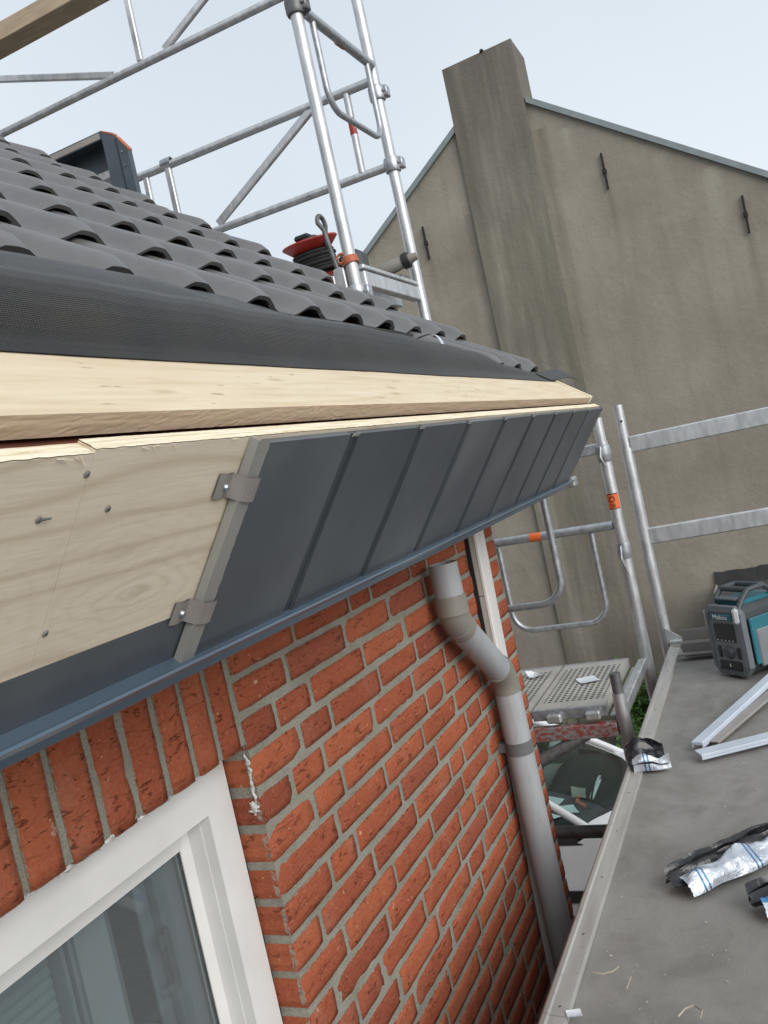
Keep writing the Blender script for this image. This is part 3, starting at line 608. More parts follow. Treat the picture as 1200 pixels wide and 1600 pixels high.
# sheet panels, seams every 0.235 m
seams = [.772, .994, 1.229, 1.464, 1.70, 1.935, 2.17, 2.40, 2.63, XE]
for k in range(len(seams)-1):
    x0, x1 = seams[k], seams[k+1]; jt = rp.uniform(-.0006, .0006)
    m = MB(); last = k == len(seams)-2
    def fn(a, b, x0=x0, x1=x1, k=k):
        x = x0+.0045+(x1-x0-.0045-(.0240 if x1 < XE else .004))*a; t = .0015+.2565*b
        return PF(x, t, .0105+.0012*math.sin(math.pi*a)*math.sin(math.pi*b)*nz(k*3.1, 5)+.0008*nz(x*5, t*6, k))
    m.grid(fn, 10, 12, True, False)
    xr = x1-.0195 if x1 < XE else x1-.004
    m.hexa([PF(x0+.0045, .258, 0.001), PF(xr, .258, .001), PF(xr, .258, .0100), PF(x0+.0045, .258, .0100), PF(x0+.0045, .0015, .001), PF(xr, .0015, .001), PF(xr, .0015, .0100), PF(x0+.0045, .0015, .0100)])
    po = m.build('cladding_panel', 'sheet', house)
    g2 = MB(); pbox(g2, xr, x1+.0045 if not last else x1-.0005, .002, .2578, .0008, .0072); g2.build('seam_groove', 'sheet_dark', po)
    if k > 0:
        c2 = MB(); xa = x0-.022; c2.prism([PF(xa+.002, .0030, .0122), PF(xa+.020, .0030, .0122), PF(xa+.024, -.0012, .0122), PF(xa+.005, -.0012, .0122)], -U*.0008); c2.build('seam_tab', 'sheet_raw', po)
    if k == 0:
        m = MB()       # folded back edge, primer side out, cut with snips
        def rg(a, b):
            t = -.0035+.270*a; wv = .0011*nz(t*190, 2)+.0012*nz(t*60, 5); return PF(.752+.0235*b+(wv if b == 1 else 0), t, .0125-.0004*b)
        m.grid(rg, 150, 3, False); pbox(m, .7515, .7535, -.0035, .2665, .002, .0124); fe = m.build('folded_edge', 'sheet_raw', po)
        for tc_, nm in ((.050, 0), (.196, 1)):
            m = MB()
            def cl(a, b, tc_=tc_):
                u_ = -.034+.058*a; o = .0025+(.0125 if u_ > 0 else .0125*max(0, 1+u_/.009))+(.0016*math.sin(a*9)); return PF(.752+u_, tc_-.0135+.027*b+.004*(a-.5), o)
            m.grid(cl, 16, 3, False)
            def cl2(a, b, tc_=tc_):
                q = cl(a, b); return q+U*.0012
            m.grid(cl2, 16, 3, False, True); co = m.build('fixing_clip', 'stainless', po)
            m = MB(); c = PF(.7345, tc_+.001, .0035); m.lathe([(.0001, .0030), (.0032, .0028), (.0044, .0012), (.0044, 0)], c, -U, 14); m.build('screw', 'screw', co)
# starter flashing with its drip channel
m = MB(); pbox(m, -.6, .80, .2005, .262, -.010, .0003)
st = m.build('starter_flashing', 'sheet', house)
m = MB(); prof = [(.2585, -.012), (.2585, .0165), (.2535, .0188), (.2528, .0212), (.2548, .0235), (.2625, .0215), (.2735, .0215), (.2775, .0190), (.2765, .0155), (.272, .0165), (.2635, .0150), (.2615, -.012)]
xa, xb = -.6, XE+.035; n = len(prof)
m.add([PF(xa, t, o) for t, o in prof]+[PF(xb, t, o) for t, o in prof], [tuple(range(n)), tuple(reversed(range(n, 2*n)))]+[(k+n, (k+1) % n+n, (k+1) % n, k) for k in range(n)])
m.build('drip_channel', 'sheet_blue', house)
m = MB(); m.hexa([PF(-.6, .262, -.04), PF(XE, .262, -.04), Vector((XE, YW+.0, -.110)), Vector((-.6, YW+.0, -.110)), PF(-.6, .2, -.04), PF(XE, .2, -.04), Vector((XE, YW, -.085)), Vector((-.6, YW, -.085))]); m.build('soffit_board', 'plywood', house)
m = MB(); pbox(m, XE-.011, XE+.0005, .0, .262, -.30, .0105); m.build('end_panel', 'sheet', house)
# pine board along the eave, on the slope
def rbox(m, x0, x1, s0, s1, h0, h1):
    m.hexa([RF(x0, s0, h0), RF(x1, s0, h0), RF(x1, s1, h0), RF(x0, s1, h0), RF(x0, s0, h1), RF(x1, s0, h1), RF(x1, s1, h1), RF(x0, s1, h1)])
XB = 2.80
m = MB()
def brd(a, b):
    x = -.6+(XB+.6)*a; s_ = .0285+.195*b; return RF(x, s_+(.0007*nz(x*40, 3) if b == 0 else 0), .0215+.0006*nz(x*6, s_*20)-(.0016 if b == 0 else 0)-.0004*abs(nz(x*70, s_*40)))
m.grid(brd, 220, 12, True); rbox(m, -.6, XB, .033, .2235, .0005, .0190)
eb = m.build('eave_board', 'pine', house)
m = MB()
def edg(a, b):
    x = -.6+(XB+.6)*a; return RF(x, .0285+.0005*nz(x*120, b*6)+.0004*nz(x*24, b*3), .0008+.0192*b)
m.grid(edg, 420, 8, False, False); m.build('sawn_edge', 'pine_edge', eb)
m = MB(); rbox(m, XB+.002, XB+.016, .026, .205, .001, .0265); m.build('end_cleat', 'plywood_edge', house)
# sloping deck, ridge and rear slope
m = MB(); RS = 3.66; rbox(m, -.6, XE+.05, .045, RS, -.13, -.058)
pk = RF(0, RS, -.058); pl = RF(0, RS, -.13)
m.hexa([(-.6, pl.y, pl.z), (XE+.05, pl.y, pl.z), (XE+.05, pl.y+2.9, pl.z-2.16), (-.6, pl.y+2.9, pl.z-2.16), (-.6, pk.y, pk.z), (XE+.05, pk.y, pk.z), (XE+.05, pk.y+2.9, pk.z-2.16), (-.6, pk.y+2.9, pk.z-2.16)])
roof = m.build('roof', 'slate', house)
m = MB(); rbox(m, XE+.0505, XE+.072, .05, RS, -.14, .002); m.build('verge_board', 'old_wood', roof)

# S-profile tiles
TWD, TG, TL, TH = .215, .2735, .335, .0545
def tile_profile():
    c = .78*TWD; P = []
    def hgt(a):
        d = abs(((a-c+TWD/2) % TWD)-TWD/2)
        if d < .024: return -.0020*(d/.024)**2
        if d < .066:
            t = (d-.024)/.042; return -.0020-.0360*(.6*t+.4*t*t*(3-2*t))
        t = (d-.066)/(TWD/2-.066); return -.038-.005*math.sin(t*math.pi/2)
    for a in [-.012, .004, .018, .034, .052, .070, .086, .100, .109, .118, .128, .137, .147, .157, .168, .178, .188, .198, .207, .215, .2215]:
        P.append((a, hgt(a)-(.007 if a < -.005 else (.003 if a < .01 else 0))))
    return P
tp = tile_profile()
def tile_mesh():
    ls = [0, .005, .020, .034, .040, .12, .2, TL]; b = MB(); n = len(tp); th = .0090
    def top(a, h, l):
        roll = max(0, min(1, (h+.036)/.030)); e = max(0, 1-l/.036); return Vector((a, l, h-.120*l-roll*.0130*e-.0012*max(0, 1-l/.006)))
    tv = [top(a, h, l) for l in ls for a, h in tp]; bv = [top(a, h, l+.0)-Vector((0, -.003 if l == 0 else 0, th)) for l in ls for a, h in tp]; o = len(tv); fs = []; sm_ = []
    for i in range(len(ls)-1):
        for k in range(n-1):
            fs.append((i*n+k, i*n+k+1, (i+1)*n+k+1, (i+1)*n+k)); fs.append((o+i*n+k, o+(i+1)*n+k, o+(i+1)*n+k+1, o+i*n+k+1))
    b.add(tv+bv, fs, True); rimf = []
    for k in range(n-1): rimf.append((k, o+k, o+k+1, k+1)); q = (len(ls)-1)*n; rimf.append((q+k, q+k+1, o+q+k+1, o+q+k))
    for i in range(len(ls)-1): rimf.append((i*n, (i+1)*n, o+(i+1)*n, o+i*n)); rimf.append((i*n+n-1, o+i*n+n-1, o+(i+1)*n+n-1, (i+1)*n+n-1))
    b.f += rimf; b.smooth += [False]*len(rimf)
    # water-lock rib along the left edge
    b.tube([Vector((-.012, .03, -.050)), Vector((-.012, TL, -.050-.120*TL))], .004, 6)
    me = b.mesh('roof_tile', 'tile')
    try: me.set_sharp_from_angle(angle=R(50))
    except Exception: pass
    return me
tme = tile_mesh(); tr = random.Random(5)
def put_tile(col, row):
    x0 = 2.85-TWD*col-.78*TWD; s_ = .237+TG*row
    p_ = RF(x0, s_+tr.uniform(-.004, .004), TH+tr.uniform(-.0015, .0015))
    o = bpy.data.objects.new('roof_tile', tme); COL.objects.link(o); o.parent = roof
    Mx = frame((0, 0, 0), (1, 0, 0), U, N).to_3x3() @ Matrix.Rotation(tr.uniform(-.008, .008), 3, 'Z')
    o.rotation_euler = Mx.to_euler(); o.location = p_-woff(roof)
for row in range(0, 13):
    for col in range(0, 15):
        if row == 0 and col > 2: continue
        put_tile(col, row)
m = MB()
for k in range(11):
    x = -.55+.33*k; m.tube([RF(x, RS-.0, .03)+Vector((0, .02, 0)), RF(x+.335, RS, .04)+Vector((0, .02, 0))], [.085, .095], 14)
m.build('ridge_caps', 'tile', roof)

# draped membrane at the eave
def sl_(x, pts):
    if x <= pts[0][0]: return pts[0][1]
    for (a, va), (b, vb) in zip(pts[:-1], pts[1:]):
        if x <= b: t = (x-a)/(b-a); t = t*t*(3-2*t); return va+(vb-va)*t
    return pts[-1][1]
prof = [(.1505, .0235), (.158, .0235), (.168, .0245), (.180, .028), (.188, .034), (.195, .043), (.203, .053), (.214, .063), (.226, .0695), (.238, .0725), (.250, .0725), (.262, .068), (.272, .060), (.283, .048), (.298, .036), (.322, .028), (.346, .027), (.372, .031), (.400, .037), (.425, .0415), (.446, .0435), (.464, .0425), (.480, .036), (.494, .024), (.506, .008), (.56, -.020), (.66, -.040)]
def memb(a, b):
    x = -.6+(XB+.05+.6)*a; i = b*(len(prof)-1); k = min(int(i), len(prof)-2); t = i-k
    s_ = prof[k][0]+(prof[k+1][0]-prof[k][0])*t; h = prof[k][1]+(prof[k+1][1]-prof[k][1])*t
    amp = sl_(x, [(-.6, 1.03), (1.5, .97), (1.9, .82), (2.15, .62), (2.5, .26), (2.75, .03)])
    lim = sl_(x, [(2.05, 1), (2.3, 0)])
    hh = .0235+(h-.0235)*amp if h > .0235 else h
    if s_ > .345: hh = min(hh, sl_(x, [(1.0, .050), (1.35, .032), (1.75, .010)])) if s_ < .5 else hh
    if s_ > .2265: hh = min(hh, sl_(x, [(2.1, .2), (2.42, -.001 if s_ > .232 else .012)])) if s_ < .50 else hh
    wv = .0032*nz(x*2.1, s_*9)+.0020*nz(x*6.0, s_*20, 3)+.0013*nz(x*14, s_*16, 9)
    amp2 = max(0, min(1, (s_-.16)/.03))
    return RF(x, s_+.004*nz(x*3.3, 2)*(1 if s_ < .17 else 2), hh+wv*amp2+.0006*nz(x*9, 1))
m = MB(); nu, nv = 340, 104; m.grid(memb, nu, nv, True, False)
m.uv = {}
for i in range(nu+1):
    for j in range(nv+1): m.uv[i*(nv+1)+j] = (-.6+3.45*i/nu, .66*j/nv)
mo = m.build('underlay_membrane', 'membrane', house); mo['label'] = 'black woven membrane folded over the eave board'
m = MB()
def flap(a, b): return RF(2.74+.42*a, .150+.058*b-.010*a, .026+.014*math.sin(a*3)+.010*a*b+.004*a)
m.grid(flap, 14, 4, True)
m.grid(lambda a, b: flap(a, b)-N*.0015, 14, 4, True, True); m.build('membrane_flap', 'membrane_plain', house)
m = MB()
for k in range(1):
    m.grid(lambda a, b, k=k: RF(2.11+.05*k+.022*b+.04*a, .30+.10*a-.02*k, .030+.028*math.sin(a*math.pi)+.004*k), 8, 2, True)
m.build('packing_strap', 'sheet_light', house)

# downpipe, clips and trunking on the wall
m = MB(); YP, RP_ = .772, .0365
def hollow(m, pts, ro, ri, n=24):
    m.tube(pts, ro, n, False); k = len(m.f); m.tube(pts, ri, n, False)
    for q in range(k, len(m.f)): m.f[q] = tuple(reversed(m.f[q]))
xp, xq = 2.005, 2.288
hollow(m, [(xp, YP, -.243), (xp, YP, -.345)], RP_, RP_-.0028)
a_, b_ = (xp, YP, -.243), None
o = len(m.v)
for k in range(24):
    t = 2*math.pi*k/24
    m.v.append(Vector((xp+RP_*math.cos(t), YP+RP_*math.sin(t), -.243))); m.v.append(Vector((xp+(RP_-.0028)*math.cos(t), YP+(RP_-.0028)*math.sin(t), -.243)))
for k in range(24): k2 = (k+1) % 24; m.f.append((o+2*k, o+2*k+1, o+2*k2+1, o+2*k2)); m.smooth.append(False)
C1, C2 = Vector((xp, YP, -.388)), Vector((xq, YP, -.616)); DD = (C2-C1).normalized()
m.tube([C1+DD*.02, C2-DD*.02], RP_, 24, False)
m.tube([(xq, YP, -.655), (xq, YP, -4.0)], RP_, 24, False)
dp = m.build('downpipe', 'pipe', house); dp['label'] = 'grey plastic downpipe with two elbows, open at the top'
def elbow(p0, p1, p2, r, name):
    p0, p1, p2 = Vector(p0), Vector(p1), Vector(p2); pts = [p0]
    for k in range(1, 9):
        t = k/9; pts.append(p0*(1-t)**2+p1*2*t*(1-t)+p2*t*t)
    pts.append(p2); m = MB(); m.tube(pts, r, 24, True); return m.build(name, 'collar', dp)
elbow(C1+Vector((0, 0, .035)), C1, C1+DD*.052, RP_+.0015, 'elbow')
m = MB(); m.tube([(xp, YP, -.325), (xp, YP, -.372)], RP_+.0042, 24); m.build('collar', 'collar', dp)
elbow(C2-DD*.050, C2, C2-Vector((0, 0, .045)), RP_+.0015, 'elbow')
m = MB(); m.tube([C2-DD*.058, C2-DD*.040], RP_+.004, 24); m.build('collar', 'collar', dp)
m = MB(); m.tube([(xq, YP, -.800), (xq, YP, -.835)], RP_+.002, 24); m.box((xq-.012, YP+.03, -.83), (xq+.012, YW+.004, -.805)); m.build('pipe_bracket', 'clampgrey', dp)
m = MB(); m.tube([(xq, YP, -2.2), (xq, YP, -2.235)], RP_+.002, 24); m.box((xq-.012, YP+.03, -2.23), (xq+.012, YW+.004, -2.205)); m.build('pipe_bracket', 'clampgrey', dp)
def lean(m):
    for v in m.v: v.x += .068*(max(v.z, -1.75)+.20)
    return m
TZ = [(-.09, -.3975), (-.3995, -1.75), (-1.7502, -4.0)]
m = MB()
for za, zb in TZ: m.cbox((2.372, YW-.026, zb), (2.448, YW+.001, za), .0006)
lean(m).build('cable_trunking', 'trunk_grey', house)
m = MB(); cp = [(2.3705, -.0262), (2.3715, -.032), (2.378, -.0365), (2.410, -.0385), (2.442, -.0365), (2.4485, -.032), (2.4495, -.0262)]; n = len(cp); zs_ = [-4, -1.75, -.09]
m.add([(x, YW+y, z) for z in zs_ for x, y in cp], [tuple(range(n)), tuple(reversed(range(2*n, 3*n)))]+[(q*n+(k+1) % n, q*n+k, q*n+k+n, q*n+(k+1) % n+n) for q in (0, 1) for k in range(n)]); lean(m).build('trunking_lid', 'trunk_white', house)
m = MB()
for za, zb in ((-.09, -.60),): m.box((2.366, YW-.010, zb), (2.3715, YW+.001, za))
lean(m).build('trunking_gap', 'gasket', house)

# ------------------------------------------------------------------ flat-roofed extension the photographer stands on
ext = thing('flat_roof_extension', (0, -2.5, -4), 'flat grey bitumen roof extension with aluminium edge trim beside the brick wall', 'extension')
FX0, FX1, FY0, FY1, FZ = -4.0, 3.885, -6.0, .547, -1.0
m = MB(); m.box((FX0+.1, FY0+.1, -4), (FX1-.12, FY1-.45, FZ-.12)); m.build('wall', 'brickwork', ext)
m = MB()
def fr(a, b): x = FX0+(FX1-FX0)*a; y = FY0+(FY1-.030-FY0)*b; return Vector((x, y, FZ-.012+.004*nz(x*.9, y*.9)+.0016*nz(x*5, y*5)))
m.grid(fr, 120, 100, True); m.box((FX0, FY0, FZ-.12), (FX1-.002, FY1-.034, FZ-.022)); m.build('roof_covering', 'bitumen', ext)
m = MB()
tpz = [(0.0, -.10), (0.0, .0), (-.006, .006), (-.014, .006), (-.0165, .0015), (-.046, -.0005), (-.048, -.012), (-.030, -.016), (-.012, -.03), (-.004, -.10)]
seg = [FX0, -1.1, 1.42, FX1]
for xa, xb in zip(seg[:-1], seg[1:]):
    n = len(tpz); xb -= .002; m.add([(xa, FY1+y, FZ+z) for y, z in tpz]+[(xb, FY1+y, FZ+z) for y, z in tpz], [tuple(reversed(range(n))), tuple(range(n, 2*n))]+[(k, (k+1) % n, (k+1) % n+n, k+n) for k in range(n)])
trim = m.build('edge_trim', 'trim', ext)
for k in range(17):
    m = MB(); m.lathe([(.0001, .0016), (.0028, .0014), (.0036, 0)], (FX1-.14-.23*k, FY1-.030, FZ-.0002), (0, 0, 1), 8); m.build('trim_screw', 'steel_dark', trim)

# ------------------------------------------------------------------ scaffold tower at the gable end
XN, XF = 3.08, 3.72
sca = thing('scaffold_tower', (3.4, 1.0, -4), 'silver aluminium scaffold tower with guard rails at the end of the tiled roof', 'scaffold')
def pipe(pts, r, name, mat='alu', parent=sca, n=14):
    m = MB(); m.tube(pts, r, n); return m.build(name, mat, parent)
def post(x, y, z0, z1, r=.0245, name='post'):
    p_ = pipe([(x, y, z0), (x, y, z1)], r, name); return p_
p1 = post(XN, 1.288, -4, 2.4); p2_ = post(XF, 1.262, -4, 2.4)
ps_ = post(XN, .636, -4, -.935); m = MB(); m.tube([(XN, .636, -.94), (XN, .636, -.862)], .0195, 14); m.build('spigot', 'steel_dark', ps_)
p3 = post(XF, .622, -4, -.06); m = MB(); m.tube([(XF, .622, -.07), (XF, .622, .040)], .021, 14); m.build('spigot', 'alu', p3)
for x, y in ((XN, 4.2), (XF, 4.2)): post(x, y, -4, 2.4)
for (x, y, z, po) in ((XN, 1.288, 1.775, p1), (XF, 1.262, 1.64, p2_), (XF, 1.262, 1.325, p2_), (XN, 1.288, .69, p1)):
    m = MB(); m.lathe([(.0255, -.030), (.034, -.030), (.037, -.022), (.037, .022), (.034, .030), (.0255, .030)], (x, y, z), (0, 0, 1), 16); m.cbox((x-.012, y-.052, z-.024), (x+.030, y-.030, z+.024), .004); m.tube([(x+.036, y-.04, z), (x-.02, y-.04, z)], .006, 8); m.build('coupler', 'steel_dark' if z > 1.7 else 'galv', po)
# long guard rails along the far side and their lattice
YL = 4.2
pipe([(XF, 1.285, 1.702), (XF, YL, 1.735)], .0195, 'guard_rail'); pipe([(XF, 1.285, 1.325), (XF, YL, 1.345)], .0185, 'guard_rail'); pipe([(XF, 1.285, 2.212), (XF, YL, 2.224)], .0195, 'guard_rail'); pipe([(XF, 1.285, 2.72), (XF, YL, 2.73)], .0195, 'guard_rail')
def flat(p0, p1_, wd, th, name, mat='alu', parent=sca, up=(1, 0, 0)):
    p0, p1_ = Vector(p0), Vector(p1_); d = p1_-p0; L = d.length; d.normalize(); ex = Vector(up); ex = (ex-d*ex.dot(d)).normalized(); ey = d.cross(ex); M = frame(p0, ex, ey, d)
    m = MB(); m.cbox((-th/2, -wd/2, 0), (th/2, wd/2, L), min(th, wd)*.18, M); return m.build(name, mat, parent)
flat((XF, 1.585, 1.690), (XF, 2.19, 1.358), .036, .024, 'brace'); flat((XF, 2.400, 1.725), (XF, 2.403, 1.34), .033, .024, 'brace'); flat((XF, 2.538, 1.70), (XF, 2.545, 1.34), .030, .024, 'brace')
up_ = pipe([(XF, 1.403, 1.69), (XF, 1.408, 1.338)], .0165, 'upright'); m = MB(); m.tube([(XF, 1.4055, 1.585), (XF, 1.4062, 1.510)], .0172, 14); m.build('red_label', 'red', up_)
m = MB(); m.lathe([(.020, -.028), (.0245, -.028), (.0255, 0), (.0245, .028), (.02, .028)], (XF, 2.4, 1.727), (0, 1, 0), 14); m.build('coupler', 'galv', sca)
flat((XF, 2.412, 2.71), (XF, 2.418, 2.235), .032, .024, 'brace'); flat((XF, 2.270, 2.235), (XF, 1.30, 2.70), .034, .024, 'brace'); flat((XF, 2.575, 2.228), (XF, 3.9, 2.70), .034, .024, 'brace')
# frame between the two upper posts: rail, hanging hoop, bearer
ur = pipe([(XN+.02, 1.262, 1.752), (XF-.03, 1.250, 1.752)], .0195, 'cross_rail', 'galv')
def hoop(p0, p1_, drop, r, rad, name, mat='galv'):
    p0, p1_ = Vector(p0), Vector(p1_); e = (p1_-p0); L = e.length; e.normalize(); dz = Vector((0, 0, -1)); pts = [p0]
    c0 = p0+e*rad+dz*(drop-rad); pts += arc(c0, math.pi, math.pi/2, rad, e, dz, 7); c1 = p1_-e*rad+dz*(drop-rad); pts += arc(c1, math.pi/2, 0, rad, e, dz, 7); pts.append(p1_)
    m = MB(); m.tube(pts, r, 12); return m.build(name, mat, sca)
hoop((XN+.075, 1.262, 1.752), (XF-.085, 1.250, 1.752), .345, .0125, .085, 'hoop_guard')
m = MB(); m.tube([(XN+.30, 1.2605, 1.752), (XN+.355, 1.2585, 1.752)], .0201, 14); m.build('worn_label', 'orange', ur)
br = MB(); br.cbox((XN+.028, 1.252, .716), (XF-.03, 1.290, .775), .004); br.cbox((XN+.028, 1.252, .783), (XF-.03, 1.285, .800), .003); br.build('bearer', 'alu', sca)
m = MB(); m.cbox((XN-.02, 1.315, .70), (XN+.10, 1.36, .80), .004); m.cbox((XN-.02, 1.36, .72), (XF+.02, YL, .78), .004); m.build('upper_deck', 'alu', sca)
m = MB(); m.lathe([(.0255, -.014), (.031, -.014), (.033, 0), (.031, .014), (.0255, .014)], (XN, 1.288, .815), (.12, .2, 1), 16); m.tube(arc((XN-.02, 1.315, .83), 0, 5.5, .018, (0, 1, 0), (.2, 0, 1), 14), .005, 6); m.build('strap', 'orange', p1)
# lower level: rails, hoops and platform by the flat roof
rd_ = pipe([(XF, .646, -.412), (XF, 1.30, -.400)], .0185, 'guard_rail', 'galv')
m = MB(); m.tube([(XF, .955, -.4065), (XF, 1.005, -.4058)], .0191, 14); m.build('worn_label', 'orange_label', rd_)
hoop((XF, 1.157, -.425), (XF, .742, -.430), .385, .0125, .085, 'hoop_guard'); pipe([(XN, .640, -.166), (XN, 1.30, -.166)], .0195, 'guard_rail', 'galv')
hoop((XN, 1.17, -.178), (XN, .757, -.182), .402, .0135, .085, 'hoop_guard')
m = MB(); m.cbox((XN-.03, .628, -.184), (XN+.03, .662, -.148), .006); m.build('rail_hook', 'galv', sca)
flat((XF, .640, -.085), (XF, .735, -.084), .046, .03, 'hook_arm', 'galv', p3, (1, 0, 0))
m = MB(); m.lathe([(.0246, -.048), (.0285, -.044), (.031, -.01), (.029, .02), (.0246, .024)], (XF, .622, -.098), (0, 0, 1), 12); m.tube([(XF-.03, .626, -.08), (XF-.036, .634, -.12), (XF-.028, .622, -.16)], [.005, .007, .003], 6); m.build('clamp_wedge', 'galv', p3)
m = MB(); m.lathe([(.0246, -.05), (.0285, -.042), (.0305, -.01), (.0285, .02), (.0246, .022)], (XF, .622, -.51), (0, 0, 1), 12); m.tube([(XF-.03, .628, -.50), (XF-.036, .634, -.55), (XF-.026, .620, -.62)], [.005, .007, .002], 6); m.build('clamp_wedge', 'galv', p3)
m = MB(); m.grid(lambda a, b: Vector((XF-.0252*math.cos((a-.5)*2.3), .622-.0252*math.sin((a-.5)*2.3), -.345+.066*b)), 10, 1, True, True); lab = m.build('warning_label', 'orange_label', p3)
m = MB()
for z0, z1 in ((-.3445, -.3415), (-.283, -.2795)): m.grid(lambda a, b, z0=z0, z1=z1: Vector((XF-.0256*math.cos((a-.5)*2.2), .622-.0256*math.sin((a-.5)*2.2), z0+(z1-z0)*b)), 10, 1, True, True)
c_ = Vector((XF-.0258, .625, -.303))
for k in range(14):
    t0, t1 = 2*math.pi*k/14, 2*math.pi*(k+1)/14
    def rp_(t, r): a = math.sin(t)*r/.0252; return Vector((XF-.0256*math.cos(a-.10), .622-.0256*math.sin(a-.10), -.303+math.cos(t)*r*1.1))
    m.add([rp_(t0, .0085), rp_(t1, .0085), rp_(t1, .0125), rp_(t0, .0125)], [(0, 1, 2, 3)])
for k in range(6): m.grid(lambda a, b, k=k: Vector((XF-.0256*math.cos((a*.8-.4)*(1-.12*(k % 3))), .622-.0256*math.sin((a*.8-.4)*(1-.12*(k % 3))), -.324-.0026*k+.0012*b)), 6, 1, True, True)
m.build('label_print', 'black', lab)
def deck(y0, y1, nm):
    m = MB(); m.grid(lambda a, b: Vector((XN+.01+(XF-XN-.03)*b, y0+(y1-y0)*a, -.978)), 1, 1, False, True, uv=True); m.box((XN+.01, y0, -1.012), (XF-.02, y1, -.9795)); d = m.build(nm, 'deck', sca)
    m = MB(); rimz = -.9765
    for q in ((XN+.005, y0-.0015, XN+.022, y1+.0015), (XF-.034, y0-.0015, XF-.017, y1+.0015)): m = MB(); m.cbox((q[0], q[1], -1.016), (q[2], q[3], rimz), .002); m.build('deck_edge', 'galv', d)
    for yy in (y0+.02, y1-.11):
        m = MB(); m.cbox((XN-.022, yy, -1.022), (XN+.004, yy+.055, -.990), .006); m.build('deck_hook', 'alu', d)
deck(.693, .966, 'deck_panel'); deck(.976, 1.30, 'deck_panel')
m = MB(); m.cbox((XN-.024, .662, -1.086), (XN+.012, 1.30, -1.035), .003); m.build('ledger', 'worn_red', sca)
m = MB(); m.cbox((XN+.02, .622, -1.03), (XF-.02, .655, -.985), .004); m.cbox((XN+.02, .64, -1.028), (XF-.02, .688, -1.018), .003); m.build('side_beam', 'alu', sca)
pipe([(XN, .780, -1.075), (XN, 1.30, -1.32)], .024, 'diagonal_brace', 'galv'); pipe([(XN, .64, -1.442), (XN, 1.29, -1.440)], .0235, 'lower_rail', 'steel_dark')
pipe([(XN+.02, .64, -2.9), (XF-.02, .64, -2.9)], .02, 'lower_rail')
# guard frame at the corner of the flat roof
gf = thing('guard_frame', (3.93, .557, -4), 'aluminium guard frame with two flat rails at the far corner of the flat roof', 'guard rail')
XG = 3.925; m = MB(); m.tube([(XG, .557, -4), (XG, .557, -.115)], .0255, 16); pg = m.build('post', 'alu', gf)
m = MB(); m.tube([(XG, .557, -.12), (XG, .557, .078)], .0205, 16); sp = m.build('spigot', 'alu', pg)
m = MB(); m.tube([(XG-.0185, .553, .006), (XG-.0215, .552, .006)], .0055, 10); m.build('pin_hole', 'gasket', sp)
for z in (-.101, -.509):
    m = MB(); m.cbox((XG-.014, -1.6, z-.036), (XG+.014, .538, z+.036), .005); m.build('flat_rail', 'alu', gf)
m = MB(); m.tube([(XG, -1.62, -4), (XG, -1.62, .07)], .0245, 16); m.build('post', 'alu', gf)
m = MB(); M_ = frame((XG-.03, .54, FZ), (0, -1, 0), (-1, 0, 0), (0, 0, 1)); m.cbox((0, -.02, .016), (.135, .02, .030), .003, M_); m.prism([M_ @ Vector(q) for q in ((-.01, -.004, .016), (.06, -.004, .030), (-.01, -.004, .085))], (-.008, 0, 0)); m.cbox((.0, -.016, .0005), (.125, .016, .016), .003, M_); m.build('foot_bracket', 'alu', gf)

# ------------------------------------------------------------------ timber, ladder, cable reel and plank on the scaffold
m = MB(); m.cbox((3.40, 2.35, 2.440), (3.527, 4.6, 2.522), .003); tag(m.build('timber_beam', 'old_wood'), 'weathered brown timber beam laid across the top of the scaffold', 'beam')
# it rests on a short transom
m = MB(); m.tube([(3.06, 3.55, 2.415), (3.74, 3.55, 2.415)], .0225, 12); m.build('transom', 'alu', sca)
m = MB(); m.tube([(3.06, 4.2, 2.415), (3.74, 4.2, 2.415)], .0225, 12); m.build('transom', 'alu', sca)
lad = thing('folded_ladder', (3.3, 2.4, .80), 'dark blue-grey folded ladder with orange tips standing behind the roof', 'ladder')
XL = 3.30
def stile(y0, y1, zt0, zt1, dx):
    m = MB(); m.prism([(XL+dx, y0, .80), (XL+dx, y1, .80), (XL+dx, y1, zt1), (XL+dx, y0, zt0)], (.03, 0, 0)); s_ = m.build('stile', 'ladder_grey', lad)
    m = MB(); m.prism([(XL+dx-.002, y0-.0015, zt0-.003), (XL+dx-.002, y0-.0015, zt0+.003), (XL+dx-.002, y1-.002, zt1+.003), (XL+dx-.002, y1-.002, zt1-.006)], (.034, 0, 0)); m.build('end_cap', 'orange', s_); return s_
s1_ = stile(2.437, 2.374, 1.782, 1.750, 0); s2_ = stile(2.366, 2.318, 1.738, 1.668, .006)
for z in (1.60, 1.66): m = MB(); m.tube([(XL+.004, 2.345, z), (XL-.001, 2.345, z)], .004, 8); m.build('rivet', 'screw', s2_)
m = MB(); m.prism([(XL+.001, 2.44, 1.748), (XL+.001, 2.44, 1.784), (XL+.001, 2.98, 1.784), (XL+.001, 2.98, 1.748)], (.006, 0, 0)); m.prism([(XL+.007, 2.44, 1.776), (XL+.007, 2.44, 1.784), (XL+.007, 2.98, 1.784), (XL+.007, 2.98, 1.776)], (.10, 0, 0)); m.prism([(XL+.10, 2.44, 1.56), (XL+.10, 2.44, 1.775), (XL+.10, 2.98, 1.775), (XL+.10, 2.98, 1.56)], (.006, 0, 0)); m.build('cross_channel', 'ladder_grey', lad)
m = MB(); m.prism([(XL-.0005, 2.445, 1.752), (XL-.0005, 2.445, 1.778), (XL-.0005, 2.97, 1.778), (XL-.0005, 2.97, 1.752)], (.0008, 0, 0)); m.build('pale_strip', 'sheet_beige', lad)
